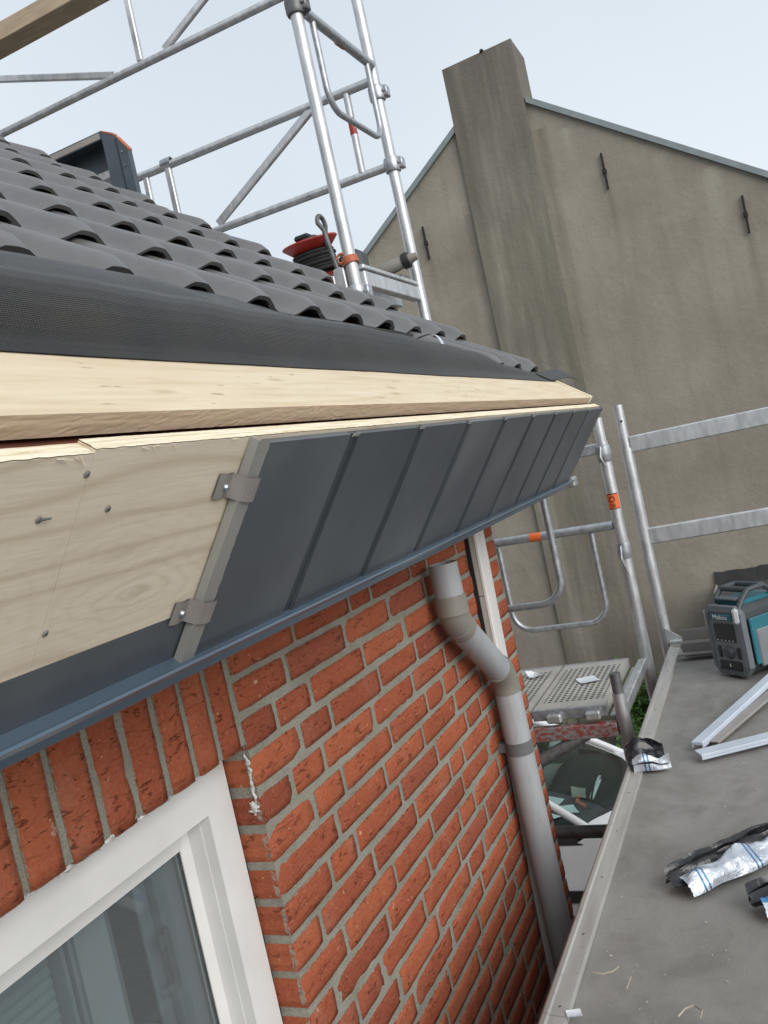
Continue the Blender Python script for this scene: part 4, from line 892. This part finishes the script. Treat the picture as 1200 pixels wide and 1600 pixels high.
for k in range(5): m = MB(); z = 1.60-.2*k; m.cbox((XL+.02, 2.44, z-.02), (XL+.09, 2.98, z+.02), .005); m.build('rung', 'alu', lad)
m = MB(); m.prism([(XL, 2.98, .80), (XL, 3.04, .80), (XL, 3.04, 1.76), (XL, 2.98, 1.76)], (.03, 0, 0)); m.build('stile', 'ladder_grey', lad)
reel = thing('cable_reel', (3.40, 1.56, .78), 'red cable reel with coiled black cable on a tubular stand behind the roof', 'cable reel')
ax = Vector((-.16, .04, .98)).normalized(); rc = Vector((3.40, 1.585, 1.005))
m = MB(); m.lathe([(.0001, .004), (.09, .006), (.116, .026), (.121, .026), (.122, .020), (.085, -.014), (.0001, -.016)], rc, ax, 32); m.build('flange', 'red', reel)
m = MB(); m.lathe([(.0001, .0), (.112, .0), (.115, .006), (.09, .012), (.0001, .012)], rc-ax*.135, ax, 32); m.build('flange', 'red', reel)
m = MB()
for k in range(6):
    rr = .084+.006*(k % 2); m.lathe([(rr+.008*math.cos(t), .008*math.sin(t)) for t in [2*math.pi*q/8 for q in range(9)]], rc-ax*(.026+.0150*k), ax, 28)
m.lathe([(.07, -.12), (.07, 0)], rc, ax, 20); m.build('cable', 'rubber', reel)
m = MB(); m.lathe([(.0001, .050), (.03, .048), (.062, .032), (.078, .014), (.08, .010)], rc, ax, 20); m.cbox((rc.x-.05, rc.y-.02, rc.z+.03), (rc.x+.05, rc.y+.05, rc.z+.055), .008); m.build('hub', 'black', reel)
for dy, nm in ((-.09, 0),):
    m = MB(); y = 1.565+dy; pts = [(3.26, y-.055, .80), (3.275, y-.02, 1.02)]+[tuple(q) for q in arc((3.31, y, 1.055), math.pi, 0, .035, (1, 0, 0), (0, 0, 1), 8)]+[(3.36, y+.02, 1.0), (3.47, y+.03, .80)]
    m.tube(pts, .0095, 10); m.build('stand_tube', 'steel_dark', reel)
m = MB(); m.tube([(3.26, 1.42, .80), (3.26, 1.63, .80)], .0095, 10); m.tube([(3.47, 1.50, .80), (3.47, 1.71, .80)], .0095, 10); m.build('stand_foot', 'steel_dark', reel)
m = MB(); m.cbox((3.30, 1.335, .79), (3.40, 1.44, .92), .02); tag(m.build('power_tool_case', 'radio_grey'), 'dark grey case between the red cable reel and the scaffold post', 'case')
pb = thing('bagged_tool', (3.60, 1.28, .80), 'grey brown wrapped tool with a black clasp lying across the scaffold bearer', 'tool')
m = MB(); a_, b_ = Vector((3.56, 1.45, .845)), Vector((3.60, 1.20, .885)); m.tube([a_.lerp(b_, t) for t in (0, .2, .5, .8, 1)], [.012, .028, .031, .027, .016], 12, True, None); m.build('wrap', 'collar', pb)
m = MB(); m.lathe([(.031, -.016), (.035, -.012), (.035, .012), (.031, .016)], a_.lerp(b_, .8), b_-a_, 14); m.build('clasp', 'black', pb)
m = MB(); m.cbox((3.545, 1.26, .80), (3.62, 1.40, .818), .004); m.build('rest_block', 'steel_dark', pb)

# ------------------------------------------------------------------ neighbouring house with rendered gable
XGB = 11.0
nb = thing('gable_house', (XGB, 2.33, -4), 'tall grey-brown rendered gable house with a broad chimney rising above it', 'house')
RY, RZ, EV = 2.33, 4.41, 6.2
m = MB(); ty = math.tan(R(35.8)); ez = RZ-EV*ty; SBK = 9.0
m.prism([(XGB, RY-EV, -4), (XGB, RY+EV, -4), (XGB, RY+EV, ez), (XGB, RY, RZ), (XGB, RY-EV, ez)], (SBK, 0, 0)); m.build('gable_wall', 'render', nb)
CY0, CY1 = 1.905, 2.812
m = MB(); m.prism([(XGB-.06, 1.868, -4), (XGB-.06, CY1+.012, -4), (XGB-.06, CY1, 4.785), (XGB-.06, CY0, 4.82)], (.068, 0, 0)); m.prism([(XGB-.0, CY0+.002, 3.0), (XGB, CY1-.002, 3.0), (XGB, CY1-.002, 4.783), (XGB, CY0+.002, 4.818)], (.62, -.0, 0)); ch = m.build('chimney', 'render_stained', nb)
m = MB(); m.lathe([(.0001, .03), (.022, .03), (.03, 0)], (XGB-.06, 2.28, 4.80), (0, 0, 1), 8); m.build('chimney_lump', 'iron', ch)
for sg, y_in in ((-1, CY0-.02), (1, CY1+.004)):
    m = MB(); y0 = y_in; z0 = RZ-abs(y0-RY)*ty; y1 = RY+sg*(EV+.1); z1 = RZ-(EV+.1)*ty
    m.prism([(XGB-.05, y0, z0+.030), (XGB-.05, y0, z0-.050), (XGB-.05, y1, z1-.050), (XGB-.05, y1, z1+.030)] if sg < 0 else [(XGB-.05, y0, z0-.050), (XGB-.05, y0, z0+.030), (XGB-.05, y1, z1+.030), (XGB-.05, y1, z1-.050)], (.35, 0, 0)); m.build('coping', 'coping', nb)
m = MB()
for sg in (-1, 1):
    m.prism([(XGB+.3, RY, RZ+.0), (XGB+.3, RY, RZ+.06), (XGB+.3, RY+sg*(EV+.3), RZ+.06-(EV+.3)*ty), (XGB+.3, RY+sg*(EV+.3), RZ-(EV+.3)*ty)], (SBK-.3, 0, 0))
m.build('roof', 'slate', nb)
for y, z in ((1.155, 2.95), (3.50, 2.815), (-.237, 1.985), (-1.8, 1.0), (4.9, 1.95)):
    m = MB(); m.cbox((XGB-.045, y-.013, z-.215), (XGB-.018, y+.013, z+.215), .004); m.cbox((XGB-.05, y-.022, z-.03), (XGB+.0, y+.022, z+.03), .006); m.build('wall_anchor', 'iron', nb)
shed = thing('lean_to_shed', (10.2, -1.5, -4), 'low dark flat roof of a shed against the rendered gable wall', 'shed')
m = MB(); m.box((9.05, -3.2, -4), (XGB-.002, .80, -2.19)); m.build('wall', 'render', shed)
m = MB(); m.box((8.95, -3.3, -2.19), (XGB-.003, .845, -2.15)); m.build('roof_covering', 'bitumen_dark', shed)
m = MB(); m.cbox((8.93, .846, -2.215), (XGB-.004, .868, -2.13), .004); m.build('edge_trim', 'trim', shed)
m = MB()
def tf(a, b): y = -3.3+4.16*a; return Vector((XGB-.022-.03*(1-b), y, -2.149+b*(.165+.02*nz(y*5, 2)+.015*nz(y*14, 3))))
m.grid(tf, 80, 3, False, True); m.build('tar_flashing', 'tar', shed)

# ------------------------------------------------------------------ parked car below the scaffold (front towards -y)
CX, CYF = 7.31, .70
car = thing('parked_car', (CX, CYF+2.1, -4), 'white parked car with dark windscreen below the scaffold platform', 'car')
def cz(l, z, x): return Vector((CX+x, CYF+l, -4+z))
secs = [(0.0, .60, .36, .70), (.06, .76, .30, .78), (.30, .86, .26, .88), (.75, .89, .25, .955), (1.02, .895, .25, .985), (1.22, .90, .25, .87), (1.6, .90, .26, .88), (2.6, .90, .26, .91), (3.6, .885, .27, .96), (4.05, .85, .30, 1.05), (4.22, .76, .36, .98)]
m = MB()
for sd_ in (-1, 1):
    def side(a, b, sd_=sd_):
        i = a*(len(secs)-1); k = min(int(i), len(secs)-2); t = i-k; s0, s1 = secs[k], secs[k+1]; l, wd, zb, zt = [s0[q]+(s1[q]-s0[q])*t for q in range(4)]
        return cz(l, zb+(zt-zb)*b, sd_*(wd-.055*b**3-.04*(1-b)**3+.012*math.sin(b*7)))
    m.grid(side, 54, 12, True, sd_ > 0)
m.add([side(0, b/6) for b in range(7)]+[cz(0, .36+(.34)*b/6, -.60+.0) for b in range(7)], [(b, b+1, b+8, b+7) for b in range(6)])
m.add([cz(4.22, .36, -.72), cz(4.22, .36, .72), cz(4.22, .98, .68), cz(4.22, .98, -.68)], [(0, 1, 2, 3)])
body = m.build('body', 'car_white', car)
m = MB()
def hood(a, b):
    x = -1+2*b; l = .02+(1.15-.27*(1-x*x))*a; zt = sl_(l, [(0, .70), (.3, .86), (.75, .935), (1.15, .985)]); wd = sl_(l, [(0, .56), (.06, .70), (.3, .80), (1.15, .838)])
    return cz(l, zt+.025*(1-x**2)*min(1, l*3), wd*x)
m.grid(hood, 16, 16, True); m.build('bonnet', 'car_white', car)
WB0, WB1 = (1.13, 1.0), (1.98, 1.455)        # windscreen base and head: (l, z)
def ws(a, b):   # a along height, b across
    x = -1+2*b; l = WB0[0]+(WB1[0]-WB0[0])*a+(.26*x*x-.26)*(1-.6*a); z = WB0[1]+(WB1[1]-WB0[1])*a+.03*math.sin(a*3.14)+.01*(1-x*x); return cz(l, z, x*(.755-.165*a))
m = MB(); m.grid(ws, 14, 16, True, False); m.build('windscreen', 'car_glass', car)
m = MB(); m.grid(lambda a, b: ws(-.035+.10*a, b)+Vector((0, 0, -.004-.012*(1-a))), 2, 16, True); m.build('cowl', 'car_black', car)
for x in (-1, 1):
    m = MB(); pts = [cz(WB0[0]+(WB1[0]-WB0[0])*a, WB0[1]+(WB1[1]-WB0[1])*a+.03*math.sin(a*3.14)+.006, x*(.795-.172*a)) for a in [-.16+1.16*k/10 for k in range(11)]]
    m.tube(pts, .034, 10, True, .028); m.build('a_pillar', 'car_white', body)
m = MB(); m.grid(lambda a, b: cz(WB1[0]-.02+1.75*a, 1.455+.045*math.sin(min(1, a*1.15+.12)*2.7)-.03*a+.035*(1-(2*b-1)**2), (2*b-1)*.63), 16, 12, True); m.build('car_roof', 'car_white', car)
for x in (-1, 1):
    m = MB()
    def sg_(a, b, x=x): l = 1.16+2.81*a+.62*b*(1-a)-.18*b*a; return cz(l, .865+.08*a+(.56-.08*a)*b*(1 if a < .93 else .9), x*(.848-.195*b))
    m.grid(sg_, 20, 6, True, x > 0); m.build('side_window', 'car_glass', car)
    m = MB()
    for l in (2.35, 3.35): m.prism([cz(l, .90, x*.850), cz(l+.09, .90, x*.850), cz(l+.03, 1.43, x*.660), cz(l-.06, 1.43, x*.660)], (x*.006, 0, 0))
    m.build('window_pillar', 'car_black', car)
    m = MB(); m.prism([cz(1.14, .872, x*.845), cz(1.50, .875, x*.848), cz(1.46, 1.03, x*.800), cz(1.28, .985, x*.815)], (x*.012, 0, 0)); m.build('mirror_triangle', 'car_black', car)
    m = MB(); m.cbox(tuple(cz(1.66, .95, x*.97-.09)), tuple(cz(1.78, 1.08, x*.97+.09)), .03); m.build('wing_mirror', 'car_white', car)
    m = MB(); m.cbox(tuple(cz(1.12, .43, x*.905-.006)), tuple(cz(3.2, .53, x*.905+.006)), .004); m.build('sill_cladding', 'car_black', car)
    for l in (1.36, 2.52, 3.42):
        m = MB(); m.tube([cz(l, .55, x*.9035), cz(l, .75, x*.9025), cz(l+.005, .855, x*.862)], .004, 6); m.build('door_gap', 'gasket', car)
    m = MB(); m.cbox(tuple(cz(2.28, .86, x*.895-.012)), tuple(cz(2.46, .885, x*.895+.02)), .006); m.build('door_handle', 'car_white', car)
    m = MB(); m.cbox(tuple(cz(-.01, .66, x*.55-.14)), tuple(cz(.14, .76, x*.55+.14)), .03); m.build('headlight', 'light_grey', car)
    m = MB(); m.cbox(tuple(cz(4.15, .80, x*.62-.09)), tuple(cz(4.24, 1.0, x*.62+.09)), .03); m.build('tail_light', 'red', car)
    for l in (.80, 3.38):
        m = MB(); c = cz(l, .33, x*.80); m.lathe([(.20, -.10), (.30, -.10), (.325, -.07), (.33, 0), (.325, .07), (.30, .10), (.20, .10)], c, (1, 0, 0), 28); wo = m.build('wheel', 'rubber', car)
        m = MB(); m.lathe([(.0001, .06), (.05, .07), (.15, .06), (.205, .09), (.205, -.09)], c, (x, 0, 0), 24); m.build('rim', 'rim', wo)
        m = MB(); m.tube([c+Vector((x*.105, .365*math.cos(t), .365*math.sin(t)+.01)) for t in [math.pi*k/14 for k in range(15)]], .035, 8); m.build('wheel_arch', 'car_black', car)
m = MB(); m.cbox(tuple(cz(-.04, .30, -.62)), tuple(cz(.16, .52, .62)), .05); m.build('front_bumper', 'car_black', car)
m = MB(); m.add([cz(3.72, 1.45, -.60), cz(3.72, 1.45, .60), cz(4.12, 1.05, .74), cz(4.12, 1.05, -.74)], [(0, 1, 2, 3)]); m.build('rear_window', 'car_glass', car)
m = MB()
m.grid(lambda a, b: cz(.92+.75*a, .955+.035*math.sin(a*2.4)-.10*max(0, a-.8)*5*a, (2*b-1)*.76), 14, 10, True); m.box(tuple(cz(1.1, .30, -.84)), tuple(cz(4.1, .34, .84))); m.build('dashboard', 'car_inside', car)
for x in (-.38, .38):
    m = MB(); m.cbox(tuple(cz(2.15, .36, x-.25)), tuple(cz(2.65, .58, x+.25)), .05); m.hexa([cz(2.58, .55, x-.24), cz(2.58, .55, x+.24), cz(2.70, .55, x+.24), cz(2.70, .55, x-.24), cz(2.80, 1.20, x-.20), cz(2.80, 1.20, x+.20), cz(2.90, 1.20, x+.2), cz(2.90, 1.2, x-.2)]); m.cbox(tuple(cz(2.80, 1.20, x-.13)), tuple(cz(2.90, 1.38, x+.13)), .03); m.build('seat', 'car_inside', car)
m = MB(); m.lathe([(.165+.014*math.cos(t), .014*math.sin(t)) for t in [2*math.pi*q/8 for q in range(9)]], cz(1.78, .95, .38), (0, 1, .45), 24); m.build('steering_wheel', 'car_black', car)
m = MB()
for x0, x1 in ((-.55, .0), (.05, .55)): m.tube([cz(1.115, 1.028, x0), cz(1.16, 1.052, x1)], .008, 6)
m.build('wiper', 'car_black', car)
# things left on the dashboard
rq = random.Random(11)
def sheet_on(name, c, sx_, sy_, rz, mat, label, cat, curl=.01, grp=None, pts=None):
    c = Vector(c); m = MB(); ca, sa = math.cos(rz), math.sin(rz)
    def fn(a, b):
        u_, v_ = (a-.5)*sx_, (b-.5)*sy_; return Vector((c.x+u_*ca-v_*sa, c.y+u_*sa+v_*ca, c.z+.002+curl*(2*a-1)**2*(.5+b)+curl*.4*nz(a*3, b*3, c.x*9)))
    m.grid(fn, 6, 6, False); m.grid(lambda a, b: fn(a, b)-Vector((0, 0, .0012)), 6, 6, False, True); return tag(m.build(name, mat), label, cat, grp)
dz = -4+.996
sheet_on('paper_sheet', (CX-.52, CYF+1.30, dz), .17, .14, .5, 'paper', 'crumpled white paper on the dashboard against the near pillar', 'paper', .02)
sheet_on('paper_sheet', (CX-.33, CYF+1.50, dz), .16, .20, -.3, 'paper', 'folded pale leaflet on the dashboard behind the crumpled paper', 'paper', .015)
sheet_on('paper_sheet', (CX-.58, CYF+1.44, dz), .20, .07, .9, 'paper', 'narrow white card on the dashboard under the pale leaflet', 'paper', .008)
m = MB(); m.cbox((CX-.30, CYF+1.13, dz-.01), (CX+.16, CYF+1.17, dz+.025), .012); tag(m.build('rolled_paper', 'paper'), 'white rolled tube of paper lying on the car dashboard', 'paper roll')
m = MB(); m.tube([(CX-.45, CYF+1.17, dz+.01), (CX-.36, CYF+1.26, dz+.014), (CX-.27, CYF+1.26, dz+.012)], .014, 8); tag(m.build('orange_handle', 'orange_label'), 'orange tool handle lying on the car dashboard', 'tool')
sheet_on('plastic_wrapper', (CX-.22, CYF+1.27, dz+.002), .22, .12, .2, 'sheet_beige', 'crinkled clear wrapper beside the orange handle on the dashboard', 'wrapper', .03)

# ------------------------------------------------------------------ shrubs between car and gable
def shrub(c, rx, ry, h, n, seed, label):
    c = Vector(c); t = thing('shrub', c, label, 'shrub', 'shrubs along the rendered gable'); rnd = random.Random(seed)
    m = MB(); ends = []
    for k in range(9):
        a = rnd.uniform(0, 6.28); q = c+Vector((math.cos(a)*rx*rnd.uniform(.2, .8), math.sin(a)*ry*rnd.uniform(.2, .8), h*rnd.uniform(.55, .95))); mid = c.lerp(q, .5)+Vector((rnd.uniform(-.1, .1), rnd.uniform(-.1, .1), .1)); m.tube([c+Vector((rnd.uniform(-.05, .05), rnd.uniform(-.05, .05), 0)), mid, q], [.018, .012, .004], 5); ends += [q, mid]
    m.build('stem', 'bark', t)
    m = MB()
    for k in range(n):
        e = rnd.choice(ends); p_ = e+Vector((rnd.gauss(0, rx*.30), rnd.gauss(0, ry*.30), rnd.gauss(0, h*.16)))
        if p_.z < c.z+.05: continue
        L = rnd.uniform(.04, .085); d = Vector((rnd.uniform(-1, 1), rnd.uniform(-1, 1), rnd.uniform(-.5, .9))).normalized(); s_ = d.cross(Vector((rnd.uniform(-.4, .4), rnd.uniform(-.4, .4), 1))).normalized()*L*.26; nn = d.cross(s_).normalized()*L*.12
        m.add([p_, p_+d*L*.45+s_+nn, p_+d*L, p_+d*L*.45-s_+nn], [(0, 1, 2, 3)], True)
    lv = m.build('foliage', 'leaf', t); lv['kind'] = 'stuff'
shrub((10.35, 1.80, -4), .30, .26, .98, 3000, 1, 'dense green shrub growing at the foot of the gable beside the chimney breast')
shrub((9.35, 1.85, -4), .32, .30, .62, 2200, 2, 'low green shrub standing clear of the gable, right behind the parked car')
shrub((10.45, 3.3, -4), .35, .5, .55, 1500, 3, 'small green shrub at the foot of the wall left of the chimney breast')

# ------------------------------------------------------------------ things on the flat roof
RO = Vector((3.372, .272, FZ)); ex = Vector((-.124, -.128, 0)).normalized(); ey = Vector((.128, -.124, 0)).normalized(); RM = frame(RO, ex, ey, (0, 0, 1))
rad = thing('site_radio', RO+ey*.12, 'teal and dark grey jobsite radio with carrying handle on the flat roof', 'radio')
HW, HD, HT = .090, .245, .262
def rprism(poly, y0, y1):   # polygon in local x,z extruded in local y
    m = MB(); m.prism([RM @ Vector((x, y0, z)) for x, z in poly], (RM.to_3x3() @ Vector((0, y1-y0, 0)))); return m
octo = lambda w_, h0, h1, c: [(-w_+c, h0), (w_-c, h0), (w_, h0+c*1.3), (w_, h1-c), (w_-c, h1), (-w_+c, h1), (-w_, h1-c), (-w_, h0+c*1.3)]
m = rprism(octo(HW-.010, .004, HT-.006, .022), .014, HD-.014); m.build('case', 'radio_grey', rad)
for y0, y1 in ((.0, .030), (HD-.030, HD)):
    m = MB(); oo = octo(HW, 0, HT, .026); ii = octo(HW-.017, .020, HT-.020, .018); n = 8
    for k in range(n):
        k2 = (k+1) % n; a, b, c, d = oo[k], oo[k2], ii[k2], ii[k]; m.hexa([RM @ Vector((q[0], y0+(.006 if q in (a, b) else 0), q[1])) for q in (a, b, c, d)]+[RM @ Vector((q[0], y1, q[1])) for q in (a, b, c, d)])
    m.build('bumper_ring', 'radio_bumper', rad)
m = rprism(octo(HW-.018, .021, HT-.021, .016), .006, .016); fp = m.build('front_panel', 'radio_face', rad)
m = MB(); m.cbox((-.052, .0025, .128), (.050, .008, .198), .003, RM); m.build('display', 'radio_screen', rad)
for k in range(5): m = MB(); m.cbox((-.043+.019*k, .0008, .131), (-.037+.019*k, .003, .1355), .001, RM); m.build('button', 'light_grey', fp)
m = MB(); m.cbox((-.058, -.001, .209), (.050, .010, .234), .003, RM); bd = m.build('brand_plate', 'teal', rad)
tm = text_mesh('Makita', .024, 'lettering'); tm.materials.clear(); tm.materials.append(MT['white'])
to = bpy.data.objects.new('lettering', tm); COL.objects.link(to); to.parent = bd
TMx = frame(RM @ Vector((-.004, -.0022, .2212)), ex, (0, 0, 1), -ey); to.location = TMx.to_translation()-woff(bd); to.rotation_euler = TMx.to_3x3().to_euler(); to.scale = (1.15, 1, 1)
m = MB(); m.lathe([(.0001, .014), (.017, .013), (.019, .010), (.0235, .006), (.026, 0)], RM @ Vector((.004, .006, .088)), -ey, 22); m.build('dial', 'radio_grey', rad)
for x in (-.042, .05): m = MB(); m.cbox((x-.008, .001, .066), (x+.008, .007, .110), .004, RM); m.build('side_button', 'black', rad)
m = MB(); m.cbox((-.055, .0015, .022), (.055, .009, .056), .006, RM); lt = m.build('latch_cover', 'black', rad); m = MB(); m.cbox((-.002, -.001, .034), (.002, .002, .046), .0008, RM); m.build('latch_mark', 'light_grey', lt)
for x in (-1, 1):
    m = MB(); m.cbox((x*HW-(.004 if x > 0 else .006), .040, .040), (x*HW+(.006 if x > 0 else .004), HD-.04, HT-.050), .004, RM); sp_ = m.build('speaker_side', 'teal', rad)
    m = MB(); m.cbox((x*HW-(.001 if x > 0 else .010), .060, .030), (x*HW+(.010 if x > 0 else .001), HD-.06, HT-.095), .004, RM); m.build('speaker_grille', 'radio_face', sp_)
m = MB(); m.cbox((HW-.030, -.008, HT-.062), (HW-.004, .012, HT-.004), .008, RM); m.build('corner_clip', 'light_grey', rad)
m = MB(); m.cbox((-HW-.004, .004, HT-.085), (-HW+.006, .016, HT-.02), .004, RM); m.build('corner_clip', 'light_grey', rad)
m = MB()
for x in (-.066, .066): m.tube([RM @ Vector(q) for q in ((x, .02, HT-.020), (x, .055, HT+.022), (x, .085, HT+.046), (x, HD-.085, HT+.046), (x, HD-.055, HT+.022), (x, HD-.02, HT-.02))], .0105, 8)
for y in (.085, HD-.085): m.tube([RM @ Vector((-.066, y, HT+.046)), RM @ Vector((.066, y, HT+.046))], .011, 8)
m.build('handle', 'radio_grey', rad)
m = MB(); m.cbox((-.062, .045, HT-.008), (.062, HD-.045, HT+.012), .006, RM); m.build('top_cover', 'teal', rad)
m = MB(); m.cbox((-.05, .035, HT+.012), (.05, .075, HT+.024), .004, RM); m.build('top_ridge', 'radio_bumper', rad)

# folded metal profile behind the radio
m = MB(); M_ = frame((3.70, .475, FZ), Vector((-.08, -1, 0)).normalized(), Vector((1, -.08, 0)).normalized(), (0, 0, 1))
m.cbox((.0, .02, .016), (.55, .026, .052), .001, M_); m.cbox((.0, .026, .050), (.55, .060, .054), .001, M_); m.cbox((-.0, .060, .054), (.55, .064, .100), .001, M_); m.cbox((-.015, -.02, .010), (.55, .022, .016), .001, M_); m.cbox((.01, .0, .0005), (.54, .05, .010), .001, M_)
tag(m.build('folded_profile', 'grey_sheet'), 'stepped grey sheet metal profile lying behind the radio', 'profile')
def strip(p0, p1_, wd, th, z, mat, label, tilt=0.0):
    p0, p1_ = Vector((p0[0], p0[1], FZ+z)), Vector((p1_[0], p1_[1], FZ+z)); d = (p1_-p0); L = d.length; d.normalize(); q = Vector((0, 0, 1)).cross(d); M = frame(p0, d, q, (0, 0, 1))
    m = MB(); m.cbox((0, -wd/2, th*.45), (L, wd/2, th), .0015, M); m.cbox((0.0, -wd/2, 0.0005), (L, -wd/2+.004, th*.45-.0002), .0008, M); m.cbox((0.0, wd/2-.004, 0.0005), (L, wd/2, th*.45-.0002), .0008, M)
    return tag(m.build('metal_strip', mat), label, 'metal strip')
strip((2.585, .345), (2.95, -.35), .050, .016, .0015, 'sheet_light', 'white metal strip lying across the flat roof with its end towards the crumpled foil')
strip((2.66, .352), (4.10-.45, .0), .036, .020, .0015, 'sheet_light', 'narrow white metal strip pointing from the crossing strip towards the radio')
strip((2.69, .310), (3.66, -.075), .036, .008, .0008, 'sheet_beige', 'beige metal strip lying flat alongside the narrow white strip')

# crumpled foil wrappers
def wrapper(o, ang, L, Wd, H, label, cat_mat, seed, wf=.50, ragged_=.004):
    d = Vector((math.cos(ang), math.sin(ang), 0)); q = Vector((-d.y, d.x, 0)); 
    if q.x < 0: q = -q                       # q points away from the wall camera side
    M = frame((o[0], o[1], FZ+.001), d, q, Vector((0, 0, 1)))
    t = bpy.data.objects.new('foil_wrapper', None); COL.objects.link(t); t.matrix_world = M; t.location = M.to_translation(); t.rotation_euler = M.to_3x3().to_euler(); TOPS.append(t); tag(t, label, 'wrapper')
    def wr(x, y, k): return H*(.30*nz(x*9+seed, y*34, k)+.16*nz(x*20, y*60+seed, k+3)+.05*nz(x*60, y*80, k+7))
    def outer(a, b):      # printed front sheet
        x = L*a+(ragged_*nz(b*9+seed, 3) if a < .01 else 0); env = .55+.45*math.sin(math.pi*min(1, a*1.3+.12)); th_ = b; 
        c = -Wd*.5+Wd*wf*th_**1.25; z = H*env*math.sin(th_*1.75)*.95; top = ragged_*nz(x*16+seed, 8)*th_*2
        return Vector((x, c+Wd*.08*nz(x*16, seed, b*3)+top*.4, max(.0008, z+wr(x, c, 1)*(.35+th_)+top)))
    def inner(a, b):
        x = -.012+L*a*1.03+.006*nz(b*8, seed); th_ = b; env = .6+.4*math.sin(math.pi*min(1, a*1.2+.1)); c = Wd*(wf-.78)+Wd*(1.04-(wf-.28)-.16)*th_ if wf < .45 else -Wd*.16+Wd*.70*th_; z = H*env*(.22+.95*abs(th_-.30)**1.1*1.35)
        return Vector((x, c+Wd*.05*nz(x*20, seed+4, b*3), max(.001, z+wr(x, c, 5)*.7)))
    for nm, fn, mt, nu, nv in (('printed_side', outer, cat_mat, 56, 22), ('black_side', inner, 'foil_black', 56, 22)):
        m = MB(); m.grid(fn, nu, nv, False); m.grid(lambda a, b: fn(a, b)-Vector((0, 0, .0007)), nu, nv, False, True); me = m.mesh(nm, mt); ob = bpy.data.objects.new(nm, me); COL.objects.link(ob); ob.parent = t
    m = MB()
    def back(a, b):
        x = -.010+L*a*1.02; c = Wd*(.30+.26*b); env = .7+.3*math.sin(math.pi*a); return Vector((x, c+Wd*.05*nz(x*18, 9), max(.0008, H*env*(1.05*(1-b)**.8)+wr(x, c, 11)*.7*(1-b))))
    m.grid(back, 48, 10, False); me = m.mesh('back_fold', 'foil_black'); ob = bpy.data.objects.new('back_fold', me); COL.objects.link(ob); ob.parent = t
    return t
wrapper((1.845, .335), math.atan2(-.36, .34), .44, .078, .044, 'long black and silver foil sleeve with blue lines on the flat roof', 'foil', 2.0)
wrapper((2.555, .530), math.atan2(-.95, .2), .105, .115, .058, 'small crumpled black and white foil on the roof edge trim', 'foil', 5.3, wf=.24)
wrapper((1.765, .178), math.atan2(-.9, .35), .20, .072, .046, 'short foil piece with a blue band beside the long foil sleeve', 'foil2', 9.1)

# scraps and crumbs
sheet_on('paper_scrap', (1.425, .487, FZ+.0), .020, .026, .4, 'paper', 'tiny white paper scrap on the flat roof next to the edge trim', 'paper', .002)
sheet_on('paper_scrap', (3.42, .815, -.976), .085, .075, .5, 'paper', 'flat white card lying on the perforated platform', 'paper', .003)
sheet_on('paper_scrap', (3.55, 1.06, -.976), .065, .055, .9, 'paper', 'crumpled white scrap on the platform beside the deck seam', 'paper', .02)
def twig(pts, r, label):
    m = MB(); m.tube([(x, y, FZ+.0035) for x, y in pts], r, 5); tag(m.build('twig', 'twig'), label, 'twig')
twig([(1.545, .475), (1.540, .455), (1.550, .437), (1.565, .428)], .0016, 'thin pale twig on the flat roof near the edge trim')
twig([(1.43, .310), (1.452, .300), (1.462, .285), (1.45, .272), (1.428, .274)], .0018, 'hooked piece of pale cord on the flat roof')
twig([(1.50, .405), (1.535, .402)], .0014, 'short straight splinter on the flat roof')
twig([(2.03, .215), (2.055, .20)], .0014, 'dark splinter on the flat roof above the foil sleeve')
m = MB(); rr_ = random.Random(77)
for k in range(420):
    x = rr_.uniform(1.15, 3.6); y = rr_.uniform(-.1, .505); s_ = rr_.choice((.0015, .002, .003))*rr_.uniform(.6, 1.3); c = Vector((x, y, FZ-.010))
    vs_ = [c+Vector((rr_.uniform(-1, 1)*s_, rr_.uniform(-1, 1)*s_, rr_.uniform(-.2, 1)*s_)) for _ in range(5)]; m.add(vs_, [(0, 1, 2), (0, 2, 3), (0, 3, 4), (1, 2, 4), (2, 3, 4), (0, 4, 1)])
tag(m.build('roof_crumbs', 'chalk'), 'scattered crumbs of mortar on the flat roof', 'crumbs', kind='stuff')

# ------------------------------------------------------------------ lift everything so the ground is z = 0
for o in TOPS: o.location.z += GZ
bpy.context.view_layer.update()
